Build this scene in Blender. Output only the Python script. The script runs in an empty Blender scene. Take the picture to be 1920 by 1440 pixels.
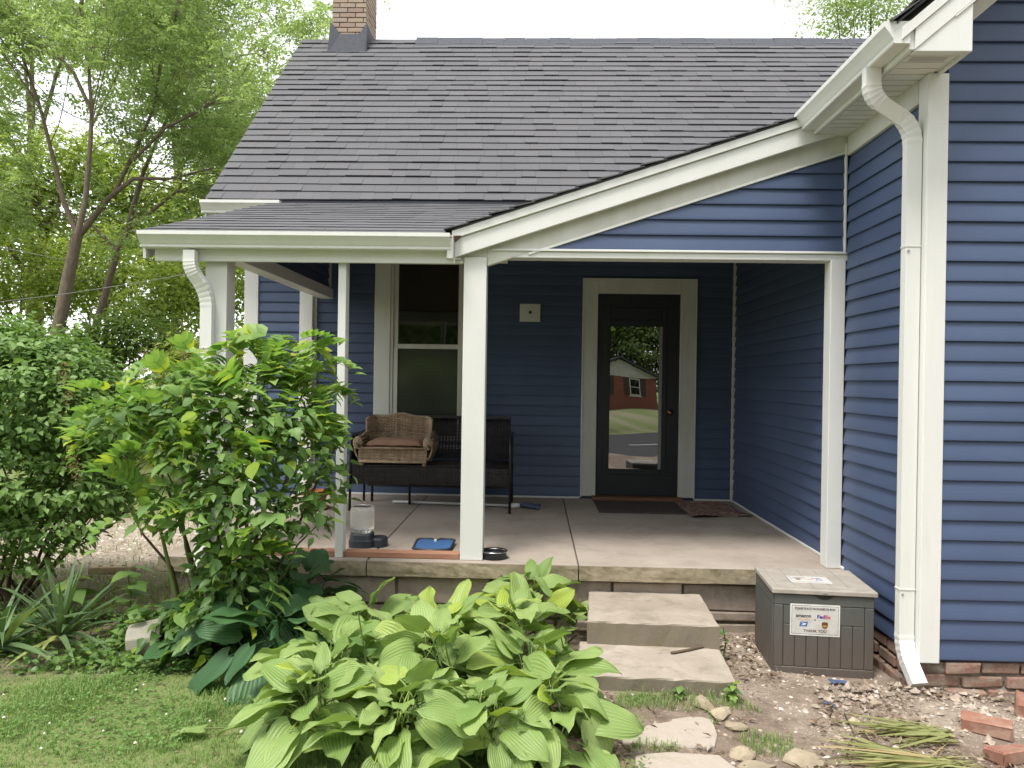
import bpy, bmesh, math, random
import numpy as np
from mathutils import Vector, Matrix

random.seed(11)
rng = np.random.default_rng(11)
sc = bpy.context.scene
col = sc.collection
R = math.radians
PI = math.pi

# ---------------------------------------------------------------- camera
FPX, PCX, PCY = 1440.0, 960.0, 720.0            # photo pixels (1920 x 1440)
CAM = np.array([0.0, 0.0, 1.6])
_v = np.array([(1005 - PCX) / FPX, (715 - PCY) / FPX, 1.0]); _vy = _v / np.linalg.norm(_v)
_u = np.array([0.015, -1, 0.0]); _u = _u - _vy * (_u @ _vy); _vz = _u / np.linalg.norm(_u)
_vx = np.cross(_vy, _vz)
RW = np.stack([_vx, _vy, _vz])
def hit(x, y, X=None, Y=None, Z=None):
    """photo pixel -> point on the plane X=, Y= or Z="""
    d = RW @ np.array([(x - PCX) / FPX, (y - PCY) / FPX, 1.0])
    if X is not None: t = (X - CAM[0]) / d[0]
    elif Y is not None: t = (Y - CAM[1]) / d[1]
    else: t = (Z - CAM[2]) / d[2]
    return Vector(CAM + t * d)
def proj(p):
    c = RW.T @ (np.array(p, float) - CAM)
    return c[0] / c[2] * FPX + PCX, c[1] / c[2] * FPX + PCY
cam = bpy.data.cameras.new('camera'); cob = bpy.data.objects.new('camera', cam); col.objects.link(cob)
cam.sensor_fit = 'HORIZONTAL'; cam.sensor_width = 36.0; cam.lens = 36.0 * FPX / 1920.0
cam.clip_start = 0.05; cam.clip_end = 2000
cr, cd, cf = RW[:, 0], RW[:, 1], RW[:, 2]
m4 = Matrix.Identity(4)
for i in range(3):
    m4[i][0] = cr[i]; m4[i][1] = -cd[i]; m4[i][2] = -cf[i]; m4[i][3] = CAM[i]
cob.matrix_world = m4
sc.camera = cob

# ---------------------------------------------------------------- world, sun, exposure
SUN_EL, SUN_AZ = 66.0, 215.0        # azimuth: clockwise from +Y, where the light comes from
w = bpy.data.worlds.new('World'); sc.world = w; w.use_nodes = True
nt = w.node_tree; bg = nt.nodes['Background']
sky = nt.nodes.new('ShaderNodeTexSky'); sky.sky_type = 'NISHITA'; sky.sun_disc = False
sky.sun_elevation = R(SUN_EL); sky.sun_rotation = R(SUN_AZ)
sky.air_density = 1.0; sky.dust_density = 1.0; sky.ozone_density = 1.0; sky.altitude = 100
hs = nt.nodes.new('ShaderNodeHueSaturation'); hs.inputs['Saturation'].default_value = 0.12
nt.links.new(sky.outputs[0], hs.inputs['Color']); nt.links.new(hs.outputs[0], bg.inputs['Color'])
bg.inputs['Strength'].default_value = 0.15
sl = bpy.data.lights.new('sun', 'SUN'); sl.energy = 1.5; sl.angle = R(18); sl.color = (1.0, 0.96, 0.90)
so = bpy.data.objects.new('sun', sl); col.objects.link(so)
_d = Vector((math.sin(R(SUN_AZ)) * math.cos(R(SUN_EL)), math.cos(R(SUN_AZ)) * math.cos(R(SUN_EL)), math.sin(R(SUN_EL))))
so.rotation_euler = _d.to_track_quat('Z', 'Y').to_euler()
so.location = (0, -5, 12)
vs = sc.view_settings; vs.view_transform = 'Standard'; vs.look = 'None'; vs.gamma = 1.0; vs.use_curve_mapping = False
vs.exposure = 1.5
sc.render.film_transparent = False
sc.cycles.max_bounces = 7; sc.cycles.diffuse_bounces = 4; sc.cycles.glossy_bounces = 4
sc.cycles.transmission_bounces = 6; sc.cycles.transparent_max_bounces = 8

# ---------------------------------------------------------------- helpers: objects
def tag(o, label=None, cat=None, group=None, kind=None):
    if label: o['label'] = label
    if cat: o['category'] = cat
    if group: o['group'] = group
    if kind: o['kind'] = kind
    return o
_wm = {}
def wmat(o):
    return _wm.get(o.name, Matrix.Identity(4))
def link(o, parent=None, world=True):
    col.objects.link(o)
    if parent is not None:
        o.parent = parent
        if world:
            o.matrix_parent_inverse = wmat(parent).inverted()
            _wm[o.name] = Matrix.Identity(4)
    return o
def thing(name, label, cat, loc=(0, 0, 0), rz=0.0, group=None):
    o = bpy.data.objects.new(name, None); o.empty_display_size = 0.1
    col.objects.link(o); o.location = loc; o.rotation_euler = (0, 0, rz)
    _wm[o.name] = Matrix.Translation(Vector(loc)) @ Matrix.Rotation(rz, 4, 'Z')
    return tag(o, label, cat, group)
def place(name, mesh, parent, M):
    """a piece sharing mesh data; M is its matrix in its parent's frame"""
    o = bpy.data.objects.new(name, mesh); col.objects.link(o); o.parent = parent
    o.matrix_local = M
    return o

class MB:
    def __init__(s): s.v = []; s.f = []
    def add(s, vs, fs):
        n = len(s.v); s.v += [tuple(p) for p in vs]; s.f += [tuple(i + n for i in f) for f in fs]; return s
    def box(s, x0, x1, y0, y1, z0, z1):
        x0, x1 = min(x0, x1), max(x0, x1); y0, y1 = min(y0, y1), max(y0, y1); z0, z1 = min(z0, z1), max(z0, z1)
        return s.add([(x0,y0,z0),(x1,y0,z0),(x1,y1,z0),(x0,y1,z0),(x0,y0,z1),(x1,y0,z1),(x1,y1,z1),(x0,y1,z1)],
                     [(0,3,2,1),(4,5,6,7),(0,1,5,4),(1,2,6,5),(2,3,7,6),(3,0,4,7)])
    def obox(s, c, h, M):
        vs = [Vector(c) + M @ Vector((a*h[0], b*h[1], d*h[2])) for a, b, d in
              [(-1,-1,-1),(1,-1,-1),(1,1,-1),(-1,1,-1),(-1,-1,1),(1,-1,1),(1,1,1),(-1,1,1)]]
        return s.add(vs, [(0,3,2,1),(4,5,6,7),(0,1,5,4),(1,2,6,5),(2,3,7,6),(3,0,4,7)])
    def loft(s, a, b):
        n = len(a)
        return s.add(list(a) + list(b), [tuple(range(n-1, -1, -1)), tuple(range(n, 2*n))] +
                     [(i, (i+1) % n, n+(i+1) % n, n+i) for i in range(n)])
    def prism(s, pts, ext):
        e = Vector(ext); a = [Vector(p) for p in pts]
        return s.loft(a, [p + e for p in a])
    def tube(s, pts, rad, n=8, cap=True):
        pts = [Vector(p) for p in pts]; k = len(pts)
        if not hasattr(rad, '__len__'): rad = [rad] * k
        base = len(s.v); t0 = (pts[1] - pts[0]).normalized()
        ref = Vector((0, 0, 1)) if abs(t0.z) < 0.9 else Vector((1, 0, 0))
        u = t0.cross(ref).normalized()
        for i, p in enumerate(pts):
            t = (pts[min(i+1, k-1)] - pts[max(i-1, 0)]).normalized()
            u = (u - t * u.dot(t)).normalized(); q = t.cross(u)
            for j in range(n):
                a = 2 * PI * j / n
                s.v.append(tuple(p + (u * math.cos(a) + q * math.sin(a)) * rad[i]))
        for i in range(k - 1):
            for j in range(n):
                s.f.append((base+i*n+j, base+i*n+(j+1) % n, base+(i+1)*n+(j+1) % n, base+(i+1)*n+j))
        if cap:
            s.f.append(tuple(base + j for j in range(n-1, -1, -1)))
            s.f.append(tuple(base + (k-1)*n + j for j in range(n)))
        return s
    def sweep(s, prof, pts, side, scale=None):
        """rectangular-style sweep: prof (a,b) along side and along tangent x side"""
        pts = [Vector(p) for p in pts]; k = len(pts); n = len(prof); base = len(s.v); side = Vector(side).normalized()
        for i, p in enumerate(pts):
            t = (pts[min(i+1, k-1)] - pts[max(i-1, 0)]).normalized()
            sd = (side - t * side.dot(t)).normalized(); q = t.cross(sd); kf = scale[i] if scale else 1
            for a, b in prof: s.v.append(tuple(p + (sd * a + q * b) * kf))
        for i in range(k - 1):
            for j in range(n):
                s.f.append((base+i*n+j, base+i*n+(j+1) % n, base+(i+1)*n+(j+1) % n, base+(i+1)*n+j))
        s.f.append(tuple(base + j for j in range(n-1, -1, -1))); s.f.append(tuple(base + (k-1)*n + j for j in range(n)))
        return s
    def lathe(s, prof, c=(0, 0, 0), n=24, M=None):
        base = len(s.v); c = Vector(c)
        for r, z in prof:
            for j in range(n):
                a = 2*PI*j/n; p = Vector((r*math.cos(a), r*math.sin(a), z))
                s.v.append(tuple(c + (M @ p if M else p)))
        for i in range(len(prof) - 1):
            for j in range(n):
                s.f.append((base+i*n+j, base+i*n+(j+1) % n, base+(i+1)*n+(j+1) % n, base+(i+1)*n+j))
        s.f.append(tuple(base + j for j in range(n-1, -1, -1))); s.f.append(tuple(base + (len(prof)-1)*n + j for j in range(n)))
        return s
    def mesh(s, name, mat, smooth=False, bevel=0.0, seg=1):
        me = bpy.data.meshes.new(name); me.from_pydata(s.v, [], s.f); me.update()
        bm = bmesh.new(); bm.from_mesh(me)
        bmesh.ops.recalc_face_normals(bm, faces=bm.faces)
        if bevel > 0:
            ed = [e for e in bm.edges if len(e.link_faces) == 2 and e.calc_face_angle(0) > 0.6]
            bmesh.ops.bevel(bm, geom=ed, offset=bevel, segments=seg, affect='EDGES', profile=0.5, clamp_overlap=True)
        bm.to_mesh(me); bm.free()
        if smooth:
            for p in me.polygons: p.use_smooth = True
        if mat: me.materials.append(mat)
        return me
    def build(s, name, mat, parent=None, smooth=False, bevel=0.0, seg=1, world=True):
        o = bpy.data.objects.new(name, s.mesh(name, mat, smooth, bevel, seg))
        return link(o, parent, world)
def box_part(name, mat, parent, x0, x1, y0, y1, z0, z1, bevel=0.003, seg=1):
    return MB().box(x0, x1, y0, y1, z0, z1).build(name, mat, parent, bevel=bevel, seg=seg)

def np_mesh(name, V, F, mat, smooth=False, uv=None):
    """V (n,3); F (m,k) one polygon size"""
    me = bpy.data.meshes.new(name); V = np.asarray(V, np.float32); F = np.asarray(F, np.int32)
    me.vertices.add(len(V)); me.vertices.foreach_set('co', V.ravel())
    k = F.shape[1]; me.loops.add(F.size); me.loops.foreach_set('vertex_index', F.ravel())
    me.polygons.add(len(F)); me.polygons.foreach_set('loop_start', np.arange(0, F.size, k, dtype=np.int32))
    me.polygons.foreach_set('use_smooth', np.full(len(F), bool(smooth)))
    if uv is not None:
        l = me.uv_layers.new(name='UVMap'); l.data.foreach_set('uv', np.asarray(uv, np.float32)[F.ravel()].ravel())
    me.update(calc_edges=True)
    if mat: me.materials.append(mat)
    return me
def np_obj(name, V, F, mat, parent=None, smooth=False, world=True):
    o = bpy.data.objects.new(name, np_mesh(name, V, F, mat, smooth)); return link(o, parent, world)

# value noise in numpy
_tab = np.random.default_rng(3).random((256, 256))
def vnoise(x, y):
    x = np.asarray(x, float); y = np.asarray(y, float)
    xi = np.floor(x).astype(int); yi = np.floor(y).astype(int); fx = x - xi; fy = y - yi
    fx = fx*fx*(3-2*fx); fy = fy*fy*(3-2*fy)
    g = lambda a, b: _tab[a % 256, b % 256]
    return (g(xi, yi)*(1-fx) + g(xi+1, yi)*fx)*(1-fy) + (g(xi, yi+1)*(1-fx) + g(xi+1, yi+1)*fx)*fy
def fbm(x, y, o=4):
    s = 0; a = 0.5; t = 0
    for i in range(o):
        s = s + a*vnoise(x*2**i + 17*i, y*2**i + 31*i); t += a; a *= 0.5
    return s/t

# ---------------------------------------------------------------- helpers: materials
def newmat(name):
    m = bpy.data.materials.new(name); m.use_nodes = True
    nt = m.node_tree; return m, nt, nt.nodes['Principled BSDF']
def rgba(c): return (c[0], c[1], c[2], 1.0)
def noise(nt, scale, detail=5, rough=0.6, vec=None, dist=0.0):
    n = nt.nodes.new('ShaderNodeTexNoise'); n.inputs['Scale'].default_value = scale
    n.inputs['Detail'].default_value = detail; n.inputs['Roughness'].default_value = rough
    n.inputs['Distortion'].default_value = dist
    if vec: nt.links.new(vec, n.inputs['Vector'])
    return n.outputs['Fac']
def ramp(nt, fac, stops):
    r = nt.nodes.new('ShaderNodeValToRGB'); cr = r.color_ramp
    while len(cr.elements) < len(stops): cr.elements.new(0.5)
    for e, (p, c) in zip(cr.elements, stops):
        e.position = p; e.color = rgba(c) if hasattr(c, '__len__') else (c, c, c, 1)
    nt.links.new(fac, r.inputs[0]); return r.outputs[0]
def mix(nt, fac, a, b, mode='MIX'):
    n = nt.nodes.new('ShaderNodeMix'); n.data_type = 'RGBA'; n.blend_type = mode
    for s, v in ((n.inputs[0], fac), (n.inputs[6], a), (n.inputs[7], b)):
        if hasattr(v, 'is_linked') or hasattr(v, 'links'): nt.links.new(v, s)
        elif hasattr(v, '__len__'): s.default_value = rgba(v)
        else: s.default_value = v
    return n.outputs[2]
def math_(nt, op, a, b=0.0):
    n = nt.nodes.new('ShaderNodeMath'); n.operation = op
    for s, v in ((n.inputs[0], a), (n.inputs[1], b)):
        if hasattr(v, 'links'): nt.links.new(v, s)
        else: s.default_value = v
    return n.outputs[0]
def vec(nt, kind='Object', scale=(1, 1, 1), rot=(0, 0, 0)):
    if kind == 'Position':
        o = nt.nodes.new('ShaderNodeNewGeometry').outputs['Position']
    else:
        o = nt.nodes.new('ShaderNodeTexCoord').outputs[kind]
    mp = nt.nodes.new('ShaderNodeMapping'); mp.inputs['Scale'].default_value = scale; mp.inputs['Rotation'].default_value = rot
    nt.links.new(o, mp.inputs[0]); return mp.outputs[0]
def bump(nt, bsdf, h, strength=0.3, dist=0.01):
    b = nt.nodes.new('ShaderNodeBump'); b.inputs['Strength'].default_value = strength; b.inputs['Distance'].default_value = dist
    nt.links.new(h, b.inputs['Height']); nt.links.new(b.outputs[0], bsdf.inputs['Normal'])
def rnd(nt):
    """random per loose piece and per object"""
    g = nt.nodes.new('ShaderNodeNewGeometry').outputs['Random Per Island']
    o = nt.nodes.new('ShaderNodeObjectInfo').outputs['Random']
    return math_(nt, 'FRACT', math_(nt, 'ADD', g, o))
def simple(name, c, c2=None, scale=6.0, rough=0.6, bs=0.0, bscale=60.0, stretch=(1, 1, 1), spec=0.4, metal=0.0, lo=0.35, hi=0.65, bd=0.004, pr=0.0, crd='Object'):
    m, nt, b = newmat(name)
    v = vec(nt, crd, stretch)
    c2 = c2 or tuple(x*0.8 for x in c)
    colr = ramp(nt, noise(nt, scale, 6, 0.65, v), [(lo, c), (hi, c2)])
    if pr > 0:
        r = rnd(nt); k = nt.nodes.new('ShaderNodeMapRange'); k.inputs[3].default_value = 1-pr; k.inputs[4].default_value = 1+pr
        nt.links.new(r, k.inputs[0]); colr = mix(nt, 1.0, colr, k.outputs[0], 'MULTIPLY')
    nt.links.new(colr, b.inputs['Base Color'])
    b.inputs['Roughness'].default_value = rough; b.inputs['Metallic'].default_value = metal
    b.inputs['Specular IOR Level'].default_value = spec
    if bs > 0: bump(nt, b, noise(nt, bscale, 6, 0.7, v), bs, bd)
    return m
def leaf_mat(name, c1, c2, c3=None, trans=0.35, rough=0.45, veins=False, spec=0.35, tc=None):
    m, nt, b = newmat(name)
    r = rnd(nt)
    stops = [(0.0, c1), (0.85, c2)] + ([(0.97, c3)] if c3 else [])
    c = ramp(nt, r, stops)
    n = noise(nt, 9.0, 3, 0.6, vec(nt, 'Object'))
    c = mix(nt, math_(nt, 'MULTIPLY', n, 0.35), c, tuple(x*0.55 for x in c1))
    if veins:
        c = mix(nt, math_(nt, 'MULTIPLY', ramp(nt, noise(nt, 26, 5, 0.7, vec(nt, 'Position')), [(0.62, 0.0), (0.72, 1.0)]), 0.35), c, (0.30, 0.24, 0.09))
        uv = nt.nodes.new('ShaderNodeTexCoord').outputs['UV']
        sp = nt.nodes.new('ShaderNodeSeparateXYZ'); nt.links.new(uv, sp.inputs[0])
        s = math_(nt, 'SINE', math_(nt, 'MULTIPLY', sp.outputs[0], 2*PI*veins))
        s = math_(nt, 'POWER', math_(nt, 'ABSOLUTE', s), 0.6)
        c = mix(nt, math_(nt, 'MULTIPLY', math_(nt, 'SUBTRACT', 1.0, s), 0.26), c, tuple(min(1, x*1.7+0.01) for x in c2))
        bump(nt, b, s, 0.55, 0.005)
    nt.links.new(c, b.inputs['Base Color']); b.inputs['Roughness'].default_value = rough
    b.inputs['Specular IOR Level'].default_value = spec
    t = nt.nodes.new('ShaderNodeBsdfTranslucent')
    tcol = mix(nt, 1.0, c, tc or (1.2, 1.28, 0.7), 'MULTIPLY'); nt.links.new(tcol, t.inputs[0])
    mx = nt.nodes.new('ShaderNodeMixShader'); mx.inputs[0].default_value = trans
    nt.links.new(b.outputs[0], mx.inputs[1]); nt.links.new(t.outputs[0], mx.inputs[2])
    nt.links.new(mx.outputs[0], nt.nodes['Material Output'].inputs['Surface'])
    return m

M = {}
def build_materials():
    # blue vinyl: faint embossed grain, dusty patches
    m, nt, b = newmat('blue_vinyl_siding')
    v = vec(nt, 'Position', (1, 1, 1))
    c = ramp(nt, noise(nt, 1.6, 4, 0.6, v), [(0.3, (0.057, 0.081, 0.150)), (0.7, (0.068, 0.097, 0.174))])
    c = mix(nt, math_(nt, 'MULTIPLY', ramp(nt, noise(nt, 55, 3, 0.7, v), [(0.62, 0.0), (0.75, 1.0)]), 0.10), c, (0.20, 0.22, 0.26))
    k = nt.nodes.new('ShaderNodeMapRange'); k.inputs[3].default_value = 0.94; k.inputs[4].default_value = 1.06
    nt.links.new(rnd(nt), k.inputs[0]); c = mix(nt, 1.0, c, k.outputs[0], 'MULTIPLY')
    nt.links.new(c, b.inputs['Base Color']); b.inputs['Roughness'].default_value = 0.5; b.inputs['Specular IOR Level'].default_value = 0.4
    bump(nt, b, noise(nt, 30, 4, 0.6, vec(nt, 'Position', (0.35, 0.35, 7))), 0.12, 0.003); M['siding'] = m
    # white aluminium / vinyl trim
    m, nt, b = newmat('white_trim')
    v = vec(nt, 'Position', (1, 1, 0.25))
    c = ramp(nt, noise(nt, 5, 5, 0.65, v), [(0.32, (0.69, 0.69, 0.66)), (0.75, (0.64, 0.64, 0.60))])
    c = mix(nt, math_(nt, 'MULTIPLY', ramp(nt, noise(nt, 120, 2, 0.6, vec(nt, 'Position')), [(0.66, 0.0), (0.74, 1.0)]), 0.25), c, (0.45, 0.42, 0.34))
    c = mix(nt, math_(nt, 'MULTIPLY', ramp(nt, noise(nt, 9, 6, 0.75, vec(nt, 'Position', (3, 3, 0.35))), [(0.55, 0.0), (0.80, 1.0)]), 0.22), c, (0.44, 0.42, 0.34))
    nt.links.new(c, b.inputs['Base Color']); b.inputs['Roughness'].default_value = 0.42
    bump(nt, b, noise(nt, 14, 3, 0.5, v), 0.08, 0.004); M['white'] = m
    M['white2'] = simple('white_trim_aged', (0.62, 0.62, 0.57), (0.52, 0.51, 0.45), 4, 0.5, 0.08, 30, (1, 1, 0.3))
    M['soffit'] = simple('soffit_vinyl', (0.66, 0.66, 0.62), (0.60, 0.60, 0.55), 4, 0.5)
    # asphalt shingles
    m, nt, b = newmat('asphalt_shingle')
    v = vec(nt, 'Position'); r = rnd(nt)
    c = ramp(nt, r, [(0.0, (0.080, 0.081, 0.087)), (0.45, (0.088, 0.088, 0.094)), (0.8, (0.097, 0.096, 0.102)), (1.0, (0.095, 0.090, 0.094))])
    g = ramp(nt, noise(nt, 420, 2, 0.7, v), [(0.3, 0.8), (0.7, 1.2)])
    c = mix(nt, 1.0, c, g, 'MULTIPLY')
    c = mix(nt, math_(nt, 'MULTIPLY', noise(nt, 1.3, 4, 0.6, v), 0.4), c, (0.095, 0.094, 0.098))
    nt.links.new(c, b.inputs['Base Color']); b.inputs['Roughness'].default_value = 0.85
    bump(nt, b, noise(nt, 300, 2, 0.6, v), 0.3, 0.002); M['shingle'] = m
    M['roofdark'] = simple('roof_ridge_cap', (0.050, 0.053, 0.066), (0.066, 0.068, 0.080), 20, 0.8, 0.3, 200)
    M['deckwood'] = simple('roof_underside_wood', (0.16, 0.12, 0.08), (0.10, 0.075, 0.05), 5, 0.8, 0.2, 40, (1, 6, 1))
    # bricks
    m, nt, b = newmat('old_brick'); v = vec(nt, 'Position')
    c = ramp(nt, rnd(nt), [(0.0, (0.27, 0.18, 0.14)), (0.35, (0.34, 0.255, 0.19)), (0.7, (0.38, 0.29, 0.20)), (1.0, (0.30, 0.24, 0.20))])
    c = mix(nt, math_(nt, 'MULTIPLY', noise(nt, 30, 5, 0.7, v), 0.6), c, (0.22, 0.17, 0.14))
    nt.links.new(c, b.inputs['Base Color']); b.inputs['Roughness'].default_value = 0.9; bump(nt, b, noise(nt, 90, 5, 0.7, v), 0.5, 0.006); M['chimbrick'] = m
    m, nt, b = newmat('red_brick'); v = vec(nt, 'Position')
    c = ramp(nt, rnd(nt), [(0.0, (0.20, 0.085, 0.06)), (0.6, (0.26, 0.12, 0.085)), (1.0, (0.17, 0.10, 0.08))])
    c = mix(nt, ramp(nt, noise(nt, 11, 6, 0.75, v), [(0.40, 0.1), (0.60, 0.9)]), c, (0.30, 0.245, 0.19))
    nt.links.new(c, b.inputs['Base Color']); b.inputs['Roughness'].default_value = 0.92; bump(nt, b, noise(nt, 70, 6, 0.7, v), 0.7, 0.008); M['brick'] = m
    M['redbrick'] = simple('loose_red_brick', (0.27, 0.125, 0.085), (0.36, 0.25, 0.19), 9, 0.9, 0.6, 80, lo=0.42, hi=0.7)
    M['mortar'] = simple('rough_mortar', (0.34, 0.29, 0.23), (0.21, 0.175, 0.135), 9, 0.95, 0.9, 35, bd=0.02)
    # concrete
    def concrete(name, a, b_, moss, mlo, mhi, sc1=3.0, riser=False):
        m, nt, b = newmat(name); v = vec(nt, 'Position')
        c = ramp(nt, noise(nt, sc1, 7, 0.65, v, 0.4), [(0.3, a), (0.7, b_)])
        c = mix(nt, ramp(nt, noise(nt, sc1*2.3, 6, 0.7, v), [(mlo, 0.0), (mhi, 0.8)]), c, moss)
        c = mix(nt, math_(nt, 'MULTIPLY', ramp(nt, noise(nt, 160, 3, 0.7, v), [(0.55, 0.0), (0.75, 1.0)]), 0.35), c, tuple(x*0.45 for x in b_))
        c = mix(nt, math_(nt, 'MULTIPLY', ramp(nt, noise(nt, 70, 3, 0.7, v), [(0.62, 0.0), (0.8, 1.0)]), 0.3), c, tuple(min(1, x*1.5) for x in a))
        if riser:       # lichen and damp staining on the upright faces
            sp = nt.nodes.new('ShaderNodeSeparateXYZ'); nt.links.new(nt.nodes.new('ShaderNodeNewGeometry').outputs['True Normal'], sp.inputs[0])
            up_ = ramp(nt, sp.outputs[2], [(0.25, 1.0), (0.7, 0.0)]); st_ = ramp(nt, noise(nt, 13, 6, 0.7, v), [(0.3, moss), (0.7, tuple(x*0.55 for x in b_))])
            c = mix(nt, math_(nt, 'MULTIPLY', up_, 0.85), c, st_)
        nt.links.new(c, b.inputs['Base Color']); b.inputs['Roughness'].default_value = 0.88
        bump(nt, b, noise(nt, 45, 8, 0.7, v), 0.45, 0.008); M[name] = m
    concrete('porch_concrete', (0.385, 0.33, 0.275), (0.30, 0.25, 0.205), (0.215, 0.175, 0.14), 0.48, 0.78, 1.3)
    concrete('slab_edge', (0.37, 0.31, 0.22), (0.27, 0.22, 0.145), (0.14, 0.12, 0.055), 0.42, 0.66, 4)
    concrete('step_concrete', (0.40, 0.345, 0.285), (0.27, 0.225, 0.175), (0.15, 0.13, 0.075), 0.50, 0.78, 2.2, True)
    concrete('foundation_stone', (0.36, 0.30, 0.24), (0.25, 0.20, 0.155), (0.13, 0.11, 0.07), 0.5, 0.75, 4)
    concrete('flagstone', (0.42, 0.36, 0.30), (0.33, 0.28, 0.23), (0.27, 0.24, 0.15), 0.55, 0.8, 3.0)
    M['rock'] = simple('field_rock', (0.40, 0.33, 0.23), (0.27, 0.22, 0.15), 9, 0.9, 0.6, 40, pr=0.25)
    M['timber'] = simple('old_timber', (0.27, 0.13, 0.08), (0.36, 0.19, 0.12), 9, 0.75, 0.3, 50, (0.6, 6, 6))
    M['board'] = simple('bleached_wood', (0.45, 0.32, 0.20), (0.55, 0.42, 0.28), 9, 0.8, 0.3, 50, (0.6, 6, 6))
    # glass
    m, nt, b = newmat('window_glass'); b.inputs['Base Color'].default_value = (0.008, 0.010, 0.009, 1); b.inputs['Roughness'].default_value = 0.03
    b.inputs['IOR'].default_value = 1.9; bump(nt, b, noise(nt, 3.0, 2, 0.5, vec(nt, 'Position')), 0.10, 0.01); M['glass'] = m
    m, nt, b = newmat('insect_screen'); b.inputs['Base Color'].default_value = (0.045, 0.050, 0.042, 1); b.inputs['Roughness'].default_value = 0.12
    b.inputs['IOR'].default_value = 1.7; M['screen'] = m
    m, nt, b = newmat('door_glass'); b.inputs['Base Color'].default_value = (0.006, 0.007, 0.007, 1); b.inputs['Roughness'].default_value = 0.0
    b.inputs['IOR'].default_value = 3.0; M['doorglass'] = m
    M['doorpaint'] = simple('black_door_paint', (0.014, 0.017, 0.020), (0.018, 0.021, 0.024), 5, 0.5, 0.05, 40)
    M['copper'] = simple('old_copper_knob', (0.38, 0.20, 0.13), (0.20, 0.11, 0.08), 30, 0.35, metal=1.0)
    M['rattan'] = simple('dark_rattan', (0.030, 0.026, 0.026), (0.050, 0.043, 0.042), 18, 0.55, pr=0.25)
    M['blackmetal'] = simple('black_metal', (0.012, 0.012, 0.014), (0.02, 0.02, 0.022), 20, 0.45)
    M['wicker'] = simple('brown_wicker', (0.42, 0.315, 0.215), (0.29, 0.205, 0.135), 22, 0.6, 0.2, 150, pr=0.3)
    M['cushion'] = simple('rust_cushion', (0.37, 0.215, 0.14), (0.30, 0.17, 0.11), 6, 0.8, 0.25, 18, bd=0.02)
    M['clear'] = None
    m, nt, b = newmat('clear_plastic'); b.inputs['Base Color'].default_value = (0.97, 0.97, 0.95, 1); b.inputs['Roughness'].default_value = 0.06
    b.inputs['Transmission Weight'].default_value = 0.92; b.inputs['IOR'].default_value = 1.12; M['clear'] = m
    M['blackplastic'] = simple('dark_plastic', (0.022, 0.028, 0.036), (0.035, 0.042, 0.05), 12, 0.4)
    M['blueplastic'] = simple('blue_plastic', (0.055, 0.13, 0.29), (0.045, 0.105, 0.24), 8, 0.45)
    M['steel'] = simple('steel', (0.72, 0.70, 0.68), (0.6, 0.58, 0.56), 30, 0.22, metal=1.0)
    M['terracotta'] = simple('terracotta', (0.50, 0.17, 0.085), (0.42, 0.15, 0.08), 9, 0.8, 0.2, 60)
    M['polewhite'] = simple('white_plastic', (0.7, 0.7, 0.68), (0.62, 0.62, 0.6), 12, 0.4)
    M['mophead'] = simple('blue_mop_head', (0.05, 0.07, 0.13), (0.10, 0.12, 0.19), 30, 0.8, 0.5, 80)
    M['mat'] = simple('dark_doormat', (0.050, 0.038, 0.034), (0.085, 0.065, 0.055), 40, 0.95, 0.6, 120)
    m, nt, b = newmat('patterned_rug'); v = vec(nt, 'Object', (1, 1.6, 1))
    vo = nt.nodes.new('ShaderNodeTexVoronoi'); vo.inputs['Scale'].default_value = 13; vo.feature = 'DISTANCE_TO_EDGE'; nt.links.new(v, vo.inputs['Vector'])
    c = ramp(nt, vo.outputs['Distance'], [(0.05, (0.36, 0.27, 0.21)), (0.10, (0.17, 0.06, 0.045))])
    c = mix(nt, math_(nt, 'MULTIPLY', noise(nt, 50, 4), 0.5), c, (0.20, 0.13, 0.10)); nt.links.new(c, b.inputs['Base Color']); b.inputs['Roughness'].default_value = 0.95; M['rug'] = m
    M['threshold'] = simple('wood_threshold', (0.20, 0.085, 0.045), (0.13, 0.06, 0.035), 12, 0.5, 0.1, 50, (1, 8, 8))
    # storage box
    m, nt, b = newmat('storage_box_resin'); v = vec(nt, 'Position'); sp = nt.nodes.new('ShaderNodeSeparateXYZ'); nt.links.new(v, sp.inputs[0])
    z = math_(nt, 'ADD', sp.outputs[2], math_(nt, 'MULTIPLY', noise(nt, 7, 4, 0.6, v), 0.16))
    c = ramp(nt, z, [(0.22, (0.098, 0.080, 0.068)), (0.47, (0.080, 0.086, 0.080))])
    c = mix(nt, ramp(nt, noise(nt, 40, 5, 0.7, vec(nt, 'Position', (1, 1, 0.15))), [(0.5, 0.0), (0.8, 0.5)]), c, (0.14, 0.115, 0.095))
    nt.links.new(c, b.inputs['Base Color']); b.inputs['Roughness'].default_value = 0.55; M['boxresin'] = m
    M['boxlid'] = simple('storage_box_lid', (0.37, 0.335, 0.29), (0.29, 0.26, 0.22), 12, 0.6, 0.12, 60)
    M['signwhite'] = simple('sign_face', (0.56, 0.55, 0.52), (0.45, 0.415, 0.37), 14, 0.4, lo=0.4, hi=0.75)
    M['signedge'] = simple('sign_edge', (0.72, 0.72, 0.70), (0.6, 0.6, 0.57), 14, 0.4)
    for k, c in dict(ink=(0.02, 0.02, 0.02), purple=(0.09, 0.03, 0.26), red=(0.55, 0.05, 0.10), orange=(0.75, 0.27, 0.03), uspsblue=(0.03, 0.13, 0.36), brown=(0.12, 0.055, 0.02), gold=(0.55, 0.32, 0.08), grey=(0.28, 0.27, 0.26)).items():
        M[k] = simple('print_' + k, c, tuple(x*0.85 for x in c), 20, 0.5)
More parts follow.
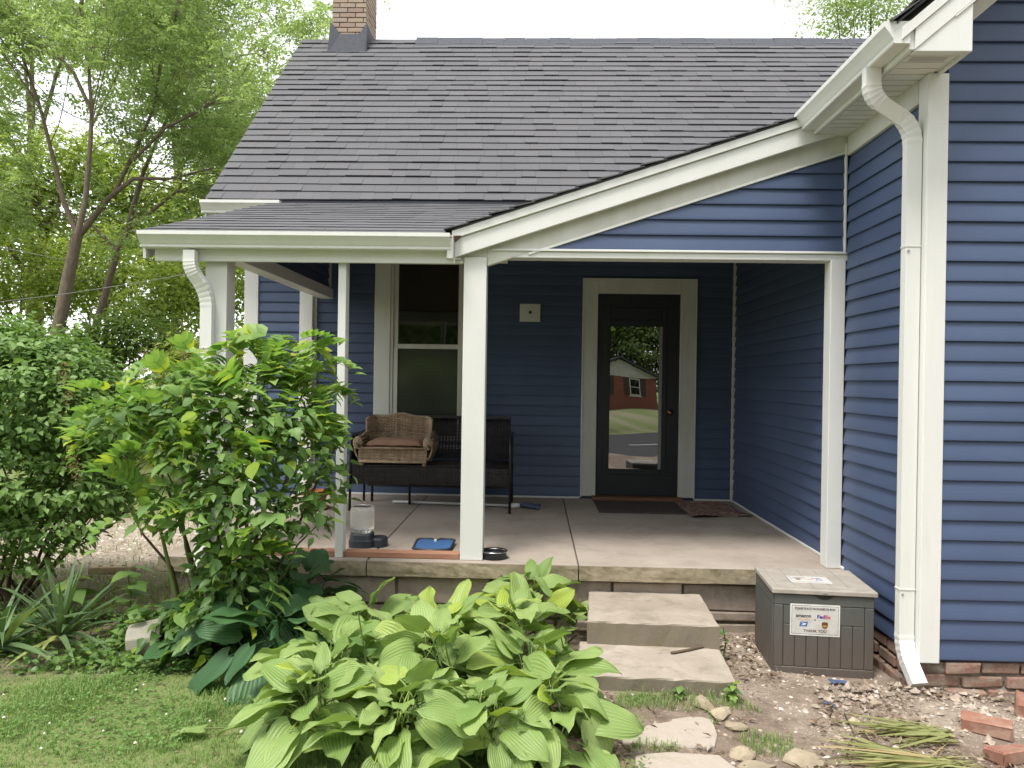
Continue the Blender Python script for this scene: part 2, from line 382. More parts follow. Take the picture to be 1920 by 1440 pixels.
    # plants
    M['hosta'] = leaf_mat('hosta_leaf', (0.18, 0.29, 0.075), (0.35, 0.455, 0.155), (0.40, 0.50, 0.07), 0.28, 0.42, veins=5)
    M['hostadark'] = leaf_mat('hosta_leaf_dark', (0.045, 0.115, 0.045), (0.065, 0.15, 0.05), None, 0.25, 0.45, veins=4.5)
    M['bushleaf'] = leaf_mat('bush_leaf', (0.10, 0.195, 0.055), (0.23, 0.36, 0.10), (0.26, 0.36, 0.04), 0.35)
    M['pinnate'] = leaf_mat('young_pinnate_leaf', (0.16, 0.30, 0.08), (0.31, 0.44, 0.11), (0.48, 0.52, 0.06), 0.42)
    M['shrub'] = leaf_mat('shrub_leaf', (0.115, 0.21, 0.055), (0.25, 0.385, 0.115), None, 0.35)
    M['locust'] = leaf_mat('locust_leaf', (0.23, 0.32, 0.135), (0.40, 0.49, 0.245), None, 0.52)
    M['wood1'] = leaf_mat('woodland_leaf', (0.21, 0.29, 0.065), (0.42, 0.49, 0.13), None, 0.5)
    M['wood2'] = leaf_mat('woodland_leaf_dark', (0.10, 0.17, 0.04), (0.22, 0.31, 0.075), None, 0.4)
    M['dryflower'] = leaf_mat('dry_flower', (0.30, 0.17, 0.09), (0.40, 0.26, 0.14), None, 0.2, 0.8)
    M['yucca'] = leaf_mat('yucca_leaf', (0.09, 0.16, 0.065), (0.16, 0.24, 0.10), (0.36, 0.40, 0.12), 0.2)
    M['strap'] = leaf_mat('cut_strap_leaf', (0.22, 0.24, 0.08), (0.36, 0.36, 0.15), (0.42, 0.32, 0.16), 0.2, 0.6)
    M['grass'] = leaf_mat('grass_blade', (0.16, 0.285, 0.075), (0.29, 0.42, 0.135), (0.45, 0.43, 0.22), 0.35, 0.5)
    M['clover'] = leaf_mat('clover_leaf', (0.10, 0.22, 0.05), (0.20, 0.33, 0.085), None, 0.35, 0.5)
    M['bark'] = simple('tree_bark', (0.19, 0.15, 0.11), (0.11, 0.085, 0.06), 14, 0.95, 0.8, 40, (3, 3, 0.6), bd=0.02)
    M['twig'] = simple('twig', (0.12, 0.085, 0.05), (0.08, 0.06, 0.035), 14, 0.9)
    M['greenstem'] = simple('green_stem', (0.14, 0.20, 0.05), (0.12, 0.12, 0.05), 10, 0.7)
    M['deadleaf'] = leaf_mat('dead_leaf', (0.17, 0.115, 0.075), (0.34, 0.26, 0.18), (0.44, 0.39, 0.31), 0.15, 0.8, tc=(1, .9, .6))
    m, nt, b = newmat('gravel_chip'); c = ramp(nt, rnd(nt), [(0.0, (0.22, 0.17, 0.125)), (0.5, (0.34, 0.27, 0.21)), (0.85, (0.46, 0.40, 0.33)), (1.0, (0.66, 0.60, 0.53))])
    nt.links.new(c, b.inputs['Base Color']); b.inputs['Roughness'].default_value = 0.9; M['chip'] = m
    M['rubble'] = simple('mortar_rubble', (0.40, 0.33, 0.27), (0.24, 0.19, 0.145), 30, 0.95, 0.6, 120, pr=0.35)
    M['planter'] = simple('beige_planter', (0.40, 0.37, 0.30), (0.30, 0.27, 0.21), 9, 0.6)
    M['flower'] = simple('white_petal', (0.75, 0.68, 0.58), (0.8, 0.74, 0.66), 20, 0.7)
    M['wire'] = simple('grey_cable', (0.16, 0.16, 0.15), (0.13, 0.13, 0.12), 5, 0.5)
    M['asphalt'] = simple('asphalt', (0.045, 0.046, 0.05), (0.06, 0.06, 0.062), 30, 0.9, 0.3, 200)
    M['roadpaint'] = simple('road_paint', (0.7, 0.7, 0.68), (0.55, 0.55, 0.53), 20, 0.7)
    M['shutter'] = simple('dark_shutter', (0.06, 0.035, 0.03), (0.08, 0.05, 0.04), 8, 0.6)
    # ground: weights in the colour attribute 'cover' (r lawn, g gravel, b dry straw)
    m, nt, b = newmat('ground_soil'); v = vec(nt, 'Position')
    at = nt.nodes.new('ShaderNodeVertexColor'); at.layer_name = 'cover'
    sp = nt.nodes.new('ShaderNodeSeparateColor'); nt.links.new(at.outputs['Color'], sp.inputs[0])
    soil = ramp(nt, noise(nt, 7, 9, 0.78, v), [(0.25, (0.115, 0.082, 0.06)), (0.5, (0.24, 0.18, 0.138)), (0.72, (0.36, 0.29, 0.23))])
    soil = mix(nt, ramp(nt, noise(nt, 60, 4, 0.7, v), [(0.56, 0.0), (0.66, 0.7)]), soil, (0.45, 0.38, 0.30))
    grav = ramp(nt, noise(nt, 45, 5, 0.75, v), [(0.3, (0.20, 0.165, 0.12)), (0.5, (0.42, 0.36, 0.28)), (0.7, (0.56, 0.49, 0.40))])
    lawn = ramp(nt, noise(nt, 11, 8, 0.75, v), [(0.3, (0.10, 0.14, 0.045)), (0.52, (0.20, 0.25, 0.085)), (0.72, (0.27, 0.24, 0.13))])
    straw = ramp(nt, noise(nt, 30, 6, 0.75, v), [(0.3, (0.17, 0.15, 0.07)), (0.7, (0.34, 0.30, 0.16))])
    c = mix(nt, sp.outputs[0], soil, lawn); c = mix(nt, sp.outputs[1], c, grav); c = mix(nt, sp.outputs[2], c, straw)
    nt.links.new(c, b.inputs['Base Color']); b.inputs['Roughness'].default_value = 0.95; b.inputs['Specular IOR Level'].default_value = 0.2
    bump(nt, b, noise(nt, 35, 8, 0.75, v), 0.8, 0.03); M['ground'] = m
build_materials()

# ---------------------------------------------------------------- measured planes (metres, camera foot at the origin)
ZF = 0.424          # porch floor
YB = 7.78           # porch back wall
YS = 4.94           # slab front edge
YP = 5.00           # front face of posts
YG = 5.03           # gable wall over the porch
XW = 2.0            # side wall of the wing
YW = 4.0            # front wall of the wing
EXPO = 0.1016       # siding exposure

# ================================================================ ground
def gz(x, y):
    x = np.asarray(x, float); y = np.asarray(y, float)
    z = 0.02*(fbm(x*1.3+5, y*1.3+9) - 0.5)*2
    z = z + 0.016*(fbm(x*7+2, y*7+1, 3) - 0.5)*np.clip(1-np.abs(y-4)/5, 0, 1)
    z = z + 0.04*np.exp(-((x-0.6)**2/0.6 + (y-4.0)**2/0.25))                 # earth banked against the steps
    z = z + 0.05*np.exp(-((x-1.95)**2/0.10 + (y-3.9)**2/0.06))               # rubble at the wall corner
    z = z + 0.03*np.exp(-((x+0.5)**2/1.6 + (y-4.1)**2/0.8))
    return z - 0.38*np.clip((-y-1)/16, 0, 1)
def cover(x, y):
    n = fbm(x*2.2+3, y*2.2+8); n2 = fbm(x*6+1, y*6+4, 3)
    edge = -0.05 + 0.35*(n-0.5)*2 + 0.12*(n2-.5)
    lawn = np.clip((edge - (x + 0.25*(y-3.4)))/0.25 + 0.5, 0, 1)
    lawn = np.maximum(lawn, np.clip((0.62-x + (n2-.5)*.5)/0.2, 0, 1)*np.clip((4.0-y)/.2, 0, 1)*np.clip((n2-0.42)*8, 0, 1)*.8)
    bare = np.clip((y - 4.0 - 0.9*(n-0.4) + 0.25*np.clip(-x-1.9, 0, 2))/0.3, 0, 1)*np.clip((9.2-y)/1.0, 0, 1)
    lawn = lawn*(1-bare*0.85)
    lawn = np.where(y > 9.0, np.clip((y-9)/0.6, 0, 1)*0.9, lawn)
    lawn = np.where(y < 2.9, np.clip((0.4-x)/0.6+0.5, 0, 1), lawn); lawn = np.where(y < -9.5, 1.0, lawn)
    grav = np.exp(-(((x+3.9)/1.7)**2 + ((y-7.3)/1.15)**2)**2)*np.clip(0.35+n*1.4, 0, 1)
    grav = np.maximum(grav, 0.55*np.clip((x-0.3)/0.3, 0, 1)*np.clip((fbm(x*3, y*3)-0.45)*5, 0, 1))
    straw = np.exp(-(((y-8.9)/0.35)**2))*np.clip((-x-1.5), 0, 1)*0.9 + 0.5*np.exp(-(((x+2.6)/1.2)**2 + ((y-5.5)/0.6)**2))
    return lawn, np.clip(grav, 0, 1), np.clip(straw, 0, 1)
def axis(dense0, dense1, step, lo, hi):
    a = list(np.arange(dense0, dense1, step)); s = step; x = dense1
    while x < hi: a.append(x); s *= 1.25; x += s
    a.append(hi); s = step; x = dense0 - step; b = []
    while x > lo: b.append(x); s *= 1.25; x -= s
    b.append(lo); return np.array(b[::-1] + a)
gx = axis(-4.4, 2.9, 0.035, -400, 400); gy = axis(2.9, 8.2, 0.035, -400, 400)
GX, GY = np.meshgrid(gx, gy); V = np.stack([GX, GY, gz(GX, GY)], -1).reshape(-1, 3)
nx, ny = len(gx), len(gy); ii = (np.arange(ny-1)[:, None]*nx + np.arange(nx-1)[None]).ravel()
gm = np_mesh('ground', V, np.stack([ii, ii+1, ii+1+nx, ii+nx], 1), M['ground'], smooth=True)
la, gr_, st = cover(V[:, 0], V[:, 1])
ca = gm.color_attributes.new('cover', 'FLOAT_COLOR', 'POINT')
ca.data.foreach_set('color', np.stack([la, gr_, st, np.ones_like(la)], 1).astype(np.float32).ravel())
ground = bpy.data.objects.new('ground', gm); link(ground); tag(ground, 'bare earth, gravel and lawn around the blue house', 'ground', kind='structure')

# ================================================================ blue house
house = thing('blue_house', 'blue clapboard house with white trim, grey shingle roof and open front porch', 'house', (0, 7.78, 0))

PROF = [(0.000, -0.001), (0.0225, -0.0022), (0.0228, 0.0005), (0.0216, 0.014), (0.0185, 0.038), (0.0136, 0.066), (0.0090, 0.090), (0.0055, 0.1045), (0.000, 0.1045)]
def board(parent, axis_, a0, a1, z, wall, out, slope0=0.0, slope1=0.0, h=EXPO):
    """one siding board; the ends may be cut on a slope (shift of a0/a1 per metre of height)"""
    if a1 - a0 < 0.02: return
    pa = []; pb = []; k = h/EXPO; wall += random.uniform(-0.0008, 0.0008); z += random.uniform(-0.0008, 0.0008)
    for o, dz in PROF:
        dz *= k; q0 = a0 + slope0*dz; q1 = max(q0 + 0.004, a1 + slope1*dz)
        if axis_ == 'x': pa.append((q0, wall + out*o, z+dz)); pb.append((q1, wall + out*o, z+dz))
        else: pa.append((wall + out*o, q0, z+dz)); pb.append((wall + out*o, q1, z+dz))
    o = MB().loft(pa, pb).build('siding_board', M['siding'], parent, smooth=True); o.data.set_sharp_from_angle(angle=R(32)); return o

# ---- porch back wall
bw = box_part('porch_wall', M['siding'], house, -2.90, XW+0.02, YB, YB+0.14, 0.10, 3.32, 0)
z = ZF + 0.022
while z < 3.2:
    hi = z + EXPO
    segs = [(-2.842, -2.40), (-2.262, -1.0), ( -1.0, XW-0.04)] if z > 2.80 else [(-2.842, -2.40), (-2.262, -1.655), (-0.545, 0.455), (1.60, XW-0.04)]
    if z < 0.93: segs = [(-2.842, -2.40), (-2.262, -0.9), (-0.9, 0.455), (1.60, XW-0.04)]
    if 2.62 < z <= 2.80: segs[-2:] = [(-0.545, XW-0.04)]
    for a, b in segs: board(bw, 'x', a, b, z, YB, -1)
    z = hi
for k in range(3):    # below the porch floor, left of the porch
    board(bw, 'x', -2.842, -2.46, ZF + 0.022 - (k+1)*EXPO, YB, -1)
box_part('base_trim', M['white'], house, -2.26, 0.455, YB-0.030, YB, ZF+0.002, ZF+0.020, 0.002)
box_part('base_trim', M['white'], house, 1.60, XW-0.04, YB-0.030, YB, ZF+0.002, ZF+0.020, 0.002)
box_part('inside_corner_trim', M['white2'], house, XW-0.040, XW-0.002, YB-0.040, YB-0.001, ZF+0.002, 3.25, 0.003)
box_part('corner_board', M['white'], house, -2.985, -2.842, YB-0.035, YB+0.12, 0.12, 3.15, 0.004)
box_part('porch_pilaster', M['white'], house, -2.398, -2.266, YB-0.09, YB-0.001, ZF+0.001, 2.52, 0.004)
box_part('pilaster_trim', M['white'], house, -2.264, -2.238, YB-0.035, YB-0.002, ZF+0.001, 2.60, 0.003)
# junction plate
pl = box_part('mounting_block', M['white2'], house, -0.174, 0.034, YB-0.042, YB-0.002, 2.200, 2.381, 0.006, 2)
MB().lathe([(0.016, 0), (0.016, 0.006), (0.010, 0.008)], (-0.068, YB-0.043, 2.293), 14, Matrix.Rotation(R(90), 3, 'X')).build('cable_hole_shade', M['ink'], pl)  # black disc on the block stands in for shade inside a hole

# ---- door
door = box_part('door', M['doorpaint'], house, 0.620, 1.428, YB-0.028, YB-0.002, 0.470, 2.484, 0.002)
# raised frame round the glass
gx0, gx1, gz0, gz1 = 0.742, 1.262, 0.735, 2.165
for nm, a in (('stile', (gx0-0.062, gx0-0.004, gz0-0.06, gz1+0.20)), ('stile', (gx1+0.004, gx1+0.050, gz0-0.06, gz1+0.20)),
              ('rail', (gx0-0.004, gx1+0.004, gz0-0.06, gz0-0.004)), ('rail', (gx0-0.004, gx1+0.004, gz1+0.004, gz1+0.06))):
    box_part(nm, M['doorpaint'], door, a[0], a[1], YB-0.036, YB-0.026, a[2], a[3], 0.004)
box_part('top_panel', M['doorpaint'], door, gx0+0.01, gx1-0.01, YB-0.034, YB-0.026, gz1+0.075, gz1+0.19, 0.006)
# pane, very slightly bowed
n1, n2 = 12, 26; U, W = np.meshgrid(np.linspace(0, 1, n1), np.linspace(0, 1, n2))
bow = 0.0003*np.sin(PI*U)*np.sin(PI*W) + 0.00022*np.sin(W*11+U*3)
Vp = np.stack([gx0 + (gx1-gx0)*U, YB-0.0305 - bow, gz0 + (gz1-gz0)*W], -1).reshape(-1, 3)
idx = (np.arange(n2-1)[:, None]*n1 + np.arange(n1-1)).ravel()
np_obj('glass_pane', Vp, np.stack([idx, idx+1, idx+1+n1, idx+n1], 1), M['doorglass'], door, smooth=True)
tag(MB().box(gx1-0.030, gx1, YB-0.036, YB-0.032, gz0, gz1).build('glazing_strip', M['grey'], door, bevel=0.001))
MB().lathe([(0.0, -0.004), (0.027, 0.0), (0.027, 0.006), (0.011, 0.010), (0.011, 0.035), (0.024, 0.042), (0.029, 0.055), (0.022, 0.068), (0.0, 0.072)],
           (1.345, YB-0.028, 1.312), 18, Matrix.Rotation(R(90), 3, 'X')).build('door_knob', M['copper'], door, smooth=True)
for nm, a in (('door_casing', (0.470, 0.612, ZF+0.03, 2.632)), ('door_casing', (1.436, 1.588, ZF+0.03, 2.632)), ('door_casing', (0.612, 1.436, 2.492, 2.632))):
    c = box_part(nm, M['white2'], house, a[0], a[1], YB-0.046, YB-0.001, a[2], a[3], 0.004)
for a in ((0.458, 0.4695, ZF+0.022, 2.645), (1.5885, 1.600, ZF+0.022, 2.645), (0.4695, 1.5885, 2.6325, 2.645)):
    box_part('casing_channel', M['white'], house, a[0], a[1], YB-0.053, YB-0.001, a[2], a[3], 0.002)
box_part('threshold', M['threshold'], house, 0.575, 1.470, YB-0.16, YB-0.001, ZF+0.001, 0.464, 0.006, 2)

# ---- window
win = box_part('window', M['white2'], house, -1.47, -0.73, YB-0.020, YB-0.001, 0.98, 2.80, 0.002)
for a in ((-1.645, -1.483, 0.95, 2.86), (-0.717, -0.555, 0.95, 2.86)): box_part('window_casing', M['white'], win, a[0], a[1], YB-0.046, YB-0.001, a[2], a[3], 0.004)
box_part('window_sill', M['white'], win, -1.68, -0.52, YB-0.075, YB-0.001, 0.905, 0.950, 0.005)
for a in ((-1.482, -1.452), (-0.748, -0.718)): box_part('window_jamb', M['white2'], win, a[0], a[1], YB-0.040, YB-0.018, 0.951, 2.80, 0.003)
for (z0, z1, y) in ((0.99, 1.935, YB-0.034), (1.915, 2.79, YB-0.026)):
    s_ = MB()
    s_.box(-1.450, -1.405, y, y+0.012, z0, z1); s_.box(-0.795, -0.750, y, y+0.012, z0, z1)
    s_.box(-1.405, -0.795, y+0.0005, y+0.0125, z0, z0+0.045); s_.box(-1.405, -0.795, y+0.0005, y+0.0125, z1-0.022, z1)
    sash = s_.build('sash', M['white2'], win, bevel=0.002)
for (z0, z1, y, mm) in ((1.035, 1.913, YB-0.0265, 'screen'), (1.960, 2.768, YB-0.0205, 'glass')):
    MB().box(-1.406, -0.794, y, y+0.004, z0, z1).build('window_pane', M[mm], win)

# ---- porch floor: three slab panels with open joints
for x0, x1 in ((-2.45, -1.083), (-1.076, 0.288), (0.295, XW-0.002)):
    o = MB().box(x0, x1, YS, YB-0.001, ZF-0.105, ZF).build('slab_panel', M['porch_concrete'], house, bevel=0.007, seg=2)
    # weathered front edge as its own face: rough nosing
    k = int((x1-x0)/0.04)+2; xs = np.linspace(x0+0.001, x1-0.001, k); rows = 6
    VV = []
    for j in range(rows):
        zz = ZF - 0.004 - j*(0.100/(rows-1))
        for x in xs:
            chip = 0.010*fbm(x*9, zz*30+2)
            if j == rows-1: zz2 = zz + 0.012*fbm(x*14, 3.3)
            else: zz2 = zz
            VV.append((x, YS - 0.002 - chip, zz2))
    ix = (np.arange(rows-1)[:, None]*k + np.arange(k-1)).ravel()
    np_obj('slab_nosing', VV, np.stack([ix, ix+1, ix+1+k, ix+k], 1), M['slab_edge'], o)
# foundation under the slab: mortar core and stone blocks
fo = box_part('porch_foundation', M['mortar'], house, -2.40, XW-0.001, 5.02, 5.4, -0.2, ZF-0.107, 0)
xk = -2.38; i = 0
rows_ = [(0.135, 0.312), (0.062, 0.130), (-0.10, 0.055)]
for z0, z1 in rows_:
    x = -2.38 + 0.1*random.random()
    while x < XW-0.06:
        L = random.uniform(0.42, 0.8); x1 = min(x+L, XW-0.05); y = 4.985 + random.uniform(-0.012, 0.012)
        mb = MB().box(x+0.006, x1-0.006, y, 5.06, z0+random.uniform(0, 0.012), z1-random.uniform(0, 0.012))
        mb.v = [(a+random.uniform(-.006, .006), b+random.uniform(-.006, .006), c+random.uniform(-.006, .006)) for a, b, c in mb.v]
        mb.build('foundation_stone', M['foundation_stone'], fo, bevel=0.008, seg=2); x = x1

# ---- posts and beams
box_part('porch_post', M['white'], house, -0.481, -0.332, YP, YP+0.145, ZF+0.001, 2.405, 0.004, 2)
box_part('porch_post', M['white'], house, -2.190, -2.045, YP, YP+0.145, ZF+0.001, 2.40, 0.004, 2)
box_part('thin_post', M['white'], house, -1.304, -1.252, YP-0.005, YP+0.085, ZF+0.001, 2.40, 0.003)
box_part('half_post', M['white'], house, 1.884, 1.978, YP, YP+0.11, ZF+0.001, 2.405, 0.004, 2)
for a, b in ((-2.04, -1.309), (-1.247, -0.486)):
    box_part('sill_timber', M['timber'], house, a, b, YP+0.012, YP+0.10, ZF+0.001, ZF+0.039, 0.004)
box_part('front_beam', M['white2'], house, -2.195, -0.20, YP+0.012, YP+0.14, 2.385, 2.52, 0.003)
box_part('beam_trim', M['white'], house, -2.04, -0.485, YP+0.006, YP+0.035, 2.362, 2.384, 0.002)
box_part('front_beam', M['white'], house, -0.331, XW-0.004, YG-0.020, YG+0.11, 2.405, 2.446, 0.004, 2)
box_part('beam_drip_cap', M['white'], house, -0.30, XW-0.004, YG-0.034, YG+0.01, 2.447, 2.462, 0.002)
box_part('side_beam', M['white'], house, -2.185, -2.055, YP+0.15, YB-0.10, 2.40, 2.50, 0.004)
# ---- left end wall of the porch roof (siding inside)
lg = MB().prism([(-2.17, YP+0.16, 2.505), (-2.17, YB-0.05, 2.505), (-2.17, YB-0.05, 3.26), (-2.17, YP+0.16, 2.47)], (0.05, 0, 0)).build('porch_end_wall', M['siding'], house)
for k in range(6):
    z = 2.508 + k*EXPO; y0 = max(YP+0.2, 4.83 + (z + 0.02 - 2.42)/0.305)
    board(lg, 'y', y0, YB-0.09, z, -2.12, 1, slope0=1/0.305)
    board(lg, 'y', y0, YB-0.09, z, -2.17, -1, slope0=1/0.305)
box_part('end_wall_trim', M['white2'], house, -2.118, -2.085, YB-0.09, YB-0.055, 2.505, 3.2, 0.002)

# ---- porch fascia, gutter, rake
box_part('porch_fascia', M['white'], house, -2.505, -0.535, 4.952, 4.975, 2.352, 2.535, 0.003)
box_part('porch_soffit', M['soffit'], house, -2.500, -0.50, 4.976, YP+0.011, 2.384, 2.396, 0.0)
GP0 = [(0.0, 0.0), (0.072, 0.0), (0.076, 0.006), (0.076, 0.022), (0.082, 0.030), (0.096, 0.055), (0.112, 0.078), (0.122, 0.090), (0.122, 0.118), (0.112, 0.118), (0.112, 0.108), (0.006, 0.108)]
def gutter(name, a, b, ax, wall, out, z, parent, hk=1.0):
    GP = [(o_, h_*hk) for o_, h_ in GP0]
    p0 = [(a, wall+out*o, z+h) if ax == 'x' else (wall+out*o, a, z+h) for o, h in GP]
    p1 = [(b, wall+out*o, z+h) if ax == 'x' else (wall+out*o, b, z+h) for o, h in GP]
    g = MB().loft(p0, p1).build(name, M['white'], parent, bevel=0.0)
    for e, s in ((a, -1), (b, 1)):
        q = [(e, wall+out*o, z+h) if ax == 'x' else (wall+out*o, e, z+h) for o, h in GP[:9] + [(0.0, 0.118*hk)]]
        MB().prism(q, (0.004*s, 0, 0) if ax == 'x' else (0, 0.004*s, 0)).build('gutter_end_cap', M['white'], g)
    return g
gutter('porch_gutter', -2.560, -0.562, 'x', 4.951, -1, 2.428, house, 0.85)
gutter('main_gutter', -3.27, -2.50, 'x', 7.44, -1, 3.19, house)
box_part('main_fascia', M['white'], house, -3.22, 1.8, 7.441, 7.465, 3.15, 3.32, 0.003)
box_part('main_soffit', M['soffit'], house, -3.20, 1.8, 7.466, YB-0.001, 3.152, 3.164, 0)
box_part('gutter_joint', M['white'], house, -0.580, -0.540, 4.880, 4.9505, 2.375, 2.520, 0.003)
# porch downspout
rect = []
for k_ in range(4):
    x_ = -0.038 + k_*0.019; rect += [(x_+0.001, -0.027), (x_+0.014, -0.027), (x_+0.0155, -0.0235), (x_+0.0175, -0.0235)]
rect += [(0.038, -0.027), (0.038, 0.026), (-0.038, 0.026)]
def spout(pts, side, name='downspout'):
    P = []; S = []
    pts = [Vector(p) for p in pts]
    for i, p in enumerate(pts):
        if i in (0, len(pts)-1): P.append(p); S.append(1.0); continue
        a = (pts[i-1]-p).normalized(); b = (pts[i+1]-p).normalized(); r = min(0.105, 0.47*(pts[i-1]-p).length, 0.47*(pts[i+1]-p).length)
        for k in range(11):
            t = k/10; q = p + a*r*(1-t)**2 + b*r*t**2
            P.append(q); S.append(1.0 + (0.055 if k % 2 else 0.0))
    return MB().sweep(rect, P, side, S).build(name, M['white'], house)
spout([(-2.245, 4.90, 2.413), (-2.245, 4.90, 2.30), (-2.158, 4.968, 2.14), (-2.158, 4.968, 0.50), (-2.20, 4.86, 0.33)], (1, 0, 0))
for zz in (1.78,): box_part('pipe_strap', M['white2'], house, -2.198, -2.118, 4.938, 4.998, zz, zz+0.012, 0.001)

# ---- shed roof over the right of the porch and its rake
SL = 0.331
def rk(x, z0, y): return (x, y, z0 + SL*x)
def rake_board(name, mat, x0, x1, zb, zt, y0, y1, parent=house, bevel=0.003):
    return MB().prism([rk(x0, zb, y0), rk(x1, zb, y0), rk(x1, zt, y0), rk(x0, zt, y0)], (0, y1-y0, 0)).build(name, mat, parent, bevel=bevel)
rake_board('rake_board', M['white'], -0.556, 1.905, 2.571, 2.690, 4.952, 4.985)
rake_board('rake_drip_board', M['white'], -0.556, 1.66, 2.6915, 2.748, 4.936, 4.985)
rake_board('rake_soffit', M['soffit'], -0.50, 1.90, 2.590, 2.600, 4.986, YG+0.01, bevel=0)
rake_board('rake_frieze', M['white2'], -0.33, XW-0.002, 2.458, 2.589, YG-0.022, YG+0.03)
rake_board('frieze_bead', M['white'], -0.06, XW-0.035, 2.440, 2.4575, YG-0.030, YG+0.02, bevel=0.002)
MB().box(-0.50, -0.331, YP+0.011, YG+0.05, 2.4065, 2.50).build('post_head', M['white2'], house, bevel=0.003)
gw = MB().prism([(-0.15, YG, 2.45), (XW, YG, 2.45), (XW, YG, 3.14), (-0.15, YG, 2.45+0.01)], (0, 0.06, 0)).build('porch_gable_wall', M['siding'], house)
z = 2.4630
while z < 3.08:
    x0 = (z - 2.440)/SL
    board(gw, 'x', x0, XW-0.036, z, YG+0.001, -1, slope0=1/SL); z += EXPO
box_part('gable_corner_trim', M['white'], house, XW-0.036, XW-0.0235, YG-0.036, YG+0.05, 2.463, 3.16, 0.002)
# ---- roofs
ME, MR = (7.40, 3.335), (10.36, 6.195)        # main roof eave and ridge (y, z)
msl = (MR[1]-ME[1])/(MR[0]-ME[0]); mlen = math.hypot(MR[0]-ME[0], MR[1]-ME[1])
RX0, RX1 = -3.225, 6.2
mr = MB().prism([(RX0, ME[0], ME[1]-0.012), (RX0, MR[0], MR[1]-0.012), (RX0, 2*MR[0]-ME[0], ME[1]-0.012), (RX0, 2*MR[0]-ME[0], ME[1]-0.13), (RX0, MR[0], MR[1]-0.16), (RX0, ME[0], ME[1]-0.10)], (RX1-RX0, 0, 0)).build('main_roof', M['roofdark'], house)
def shingle_geo(org, du, dv, dn, u, v, wd, lift, ex=0.147, th=0.0095):
    """8 corners of one shingle tab: u along the course, v up the slope"""
    org, du, dv, dn = map(np.asarray, (org, du, dv, dn))
    b = [(u, v, 0.004+lift), (u+wd, v, 0.004+lift), (u+wd, v+ex+0.02, 0.0), (u, v+ex+0.02, 0.0),
         (u, v, 0.004+lift+th), (u+wd, v, 0.004+lift+th), (u+wd, v+ex+0.02, 0.004), (u, v+ex+0.02, 0.004)]
    return [org + du*p + dv*q + dn*r for p, q, r in b]
SF = [(0,3,2,1),(4,5,6,7),(0,1,5,4),(1,2,6,5),(2,3,7,6),(3,0,4,7)]
def shingle_field(org, du, dv, dn, length, height, ex=0.147, inside=None, lk=1.0):
    out = []; rr = random.Random(5); row = 0; v = 0.0
    while v < height - 0.03:
        u = -rr.uniform(0, 0.2)
        wob = rr.uniform(0, 6)
        while u < length:
            wd = rr.choice((0.14, 0.18, 0.22, 0.25, 0.28))
            a, b = max(u, 0), min(u+wd, length)
            if b - a > 0.01 and (inside is None or inside(a, b, v)):
                lift = lk*((0.005 if rr.random() < 0.35 else 0.0) + 0.002*math.sin(a*1.7+wob) + 0.0045)
                out.append((a, v + 0.005*math.sin(a*0.9+wob) + 0.003*math.sin(a*2.7+wob*2) + rr.uniform(-0.0015, 0.0015), b-a-0.0015, lift, row))
            u += wd
        v += ex; row += 1
    return out
dv = np.array([0, MR[0]-ME[0], MR[1]-ME[1]])/mlen; dn = np.array([0, -dv[2], dv[1]]); org = np.array([RX0-0.02, ME[0], ME[1]-0.008])
fld = shingle_field(org, (1, 0, 0), dv, dn, RX1-RX0, mlen)
def seen(s):
    p = org + np.array([1, 0, 0])*(s[0]+s[2]/2) + dv*(s[1]+0.07); px, py = proj(p)
    return py < 440 - max(0, px-850)*0.335 - 8 and px < 1560 and py < 384
big = sorted([s for s in fld if seen(s)], key=lambda s: (s[4], s[0]))[:300]; bigset = set(big)
for s in big:
    me = bpy.data.meshes.new('shingle'); me.from_pydata([tuple(p) for p in shingle_geo(org, (1, 0, 0), dv, dn, s[0], s[1], s[2], s[3])], [], SF)
    me.materials.append(M['shingle']); link(bpy.data.objects.new('shingle', me), mr)
def field_obj(name, fl, org, du, dv, dn, parent, th=0.0095, ex=0.147):
    VV = []; FF = []
    for s in fl:
        n = len(VV); VV += shingle_geo(org, du, dv, dn, *s[:4], ex=ex, th=th); FF += [tuple(i+n for i in f) for f in SF]
    o = np_obj(name, np.array(VV), np.array(FF), M['shingle'], parent); tag(o, kind='stuff'); return o
field_obj('shingle_courses', [s for s in fld if s not in bigset], org, np.array([1, 0, 0]), dv, dn, mr)
# ridge caps
xk = -1.68
while xk < 4.4:
    L = random.uniform(0.28, 0.33); lf = random.uniform(0, 0.012)
    MB().prism([(xk, MR[0]-0.15, MR[1]-0.145+0.012), (xk, MR[0], MR[1]+0.022+lf), (xk, MR[0]+0.15, MR[1]-0.145+0.012), (xk, MR[0]+0.15, MR[1]-0.145), (xk, MR[0], MR[1]+0.012+lf), (xk, MR[0]-0.15, MR[1]-0.145)], (L-0.004, 0, 0)).build('ridge_cap', M['roofdark'], mr); xk += L
MB().prism([(RX0-0.02, ME[0]-0.02, ME[1]-0.03), (RX0-0.02, MR[0], MR[1]-0.02), (RX0-0.02, MR[0], MR[1]-0.20), (RX0-0.02, ME[0]-0.02, ME[1]-0.20)], (0.018, 0, 0)).build('rake_fascia', M['white2'], house)
# left gable wall of the main house and the rear half
MB().prism([(-2.95, YB+0.14, 0.05), (-2.95, 12.9, 0.05), (-2.95, 12.9, 3.2), (-2.95, MR[0], 5.98), (-2.95, YB+0.14, 3.3)], (0.12, 0, 0)).build('side_wall', M['siding'], house)
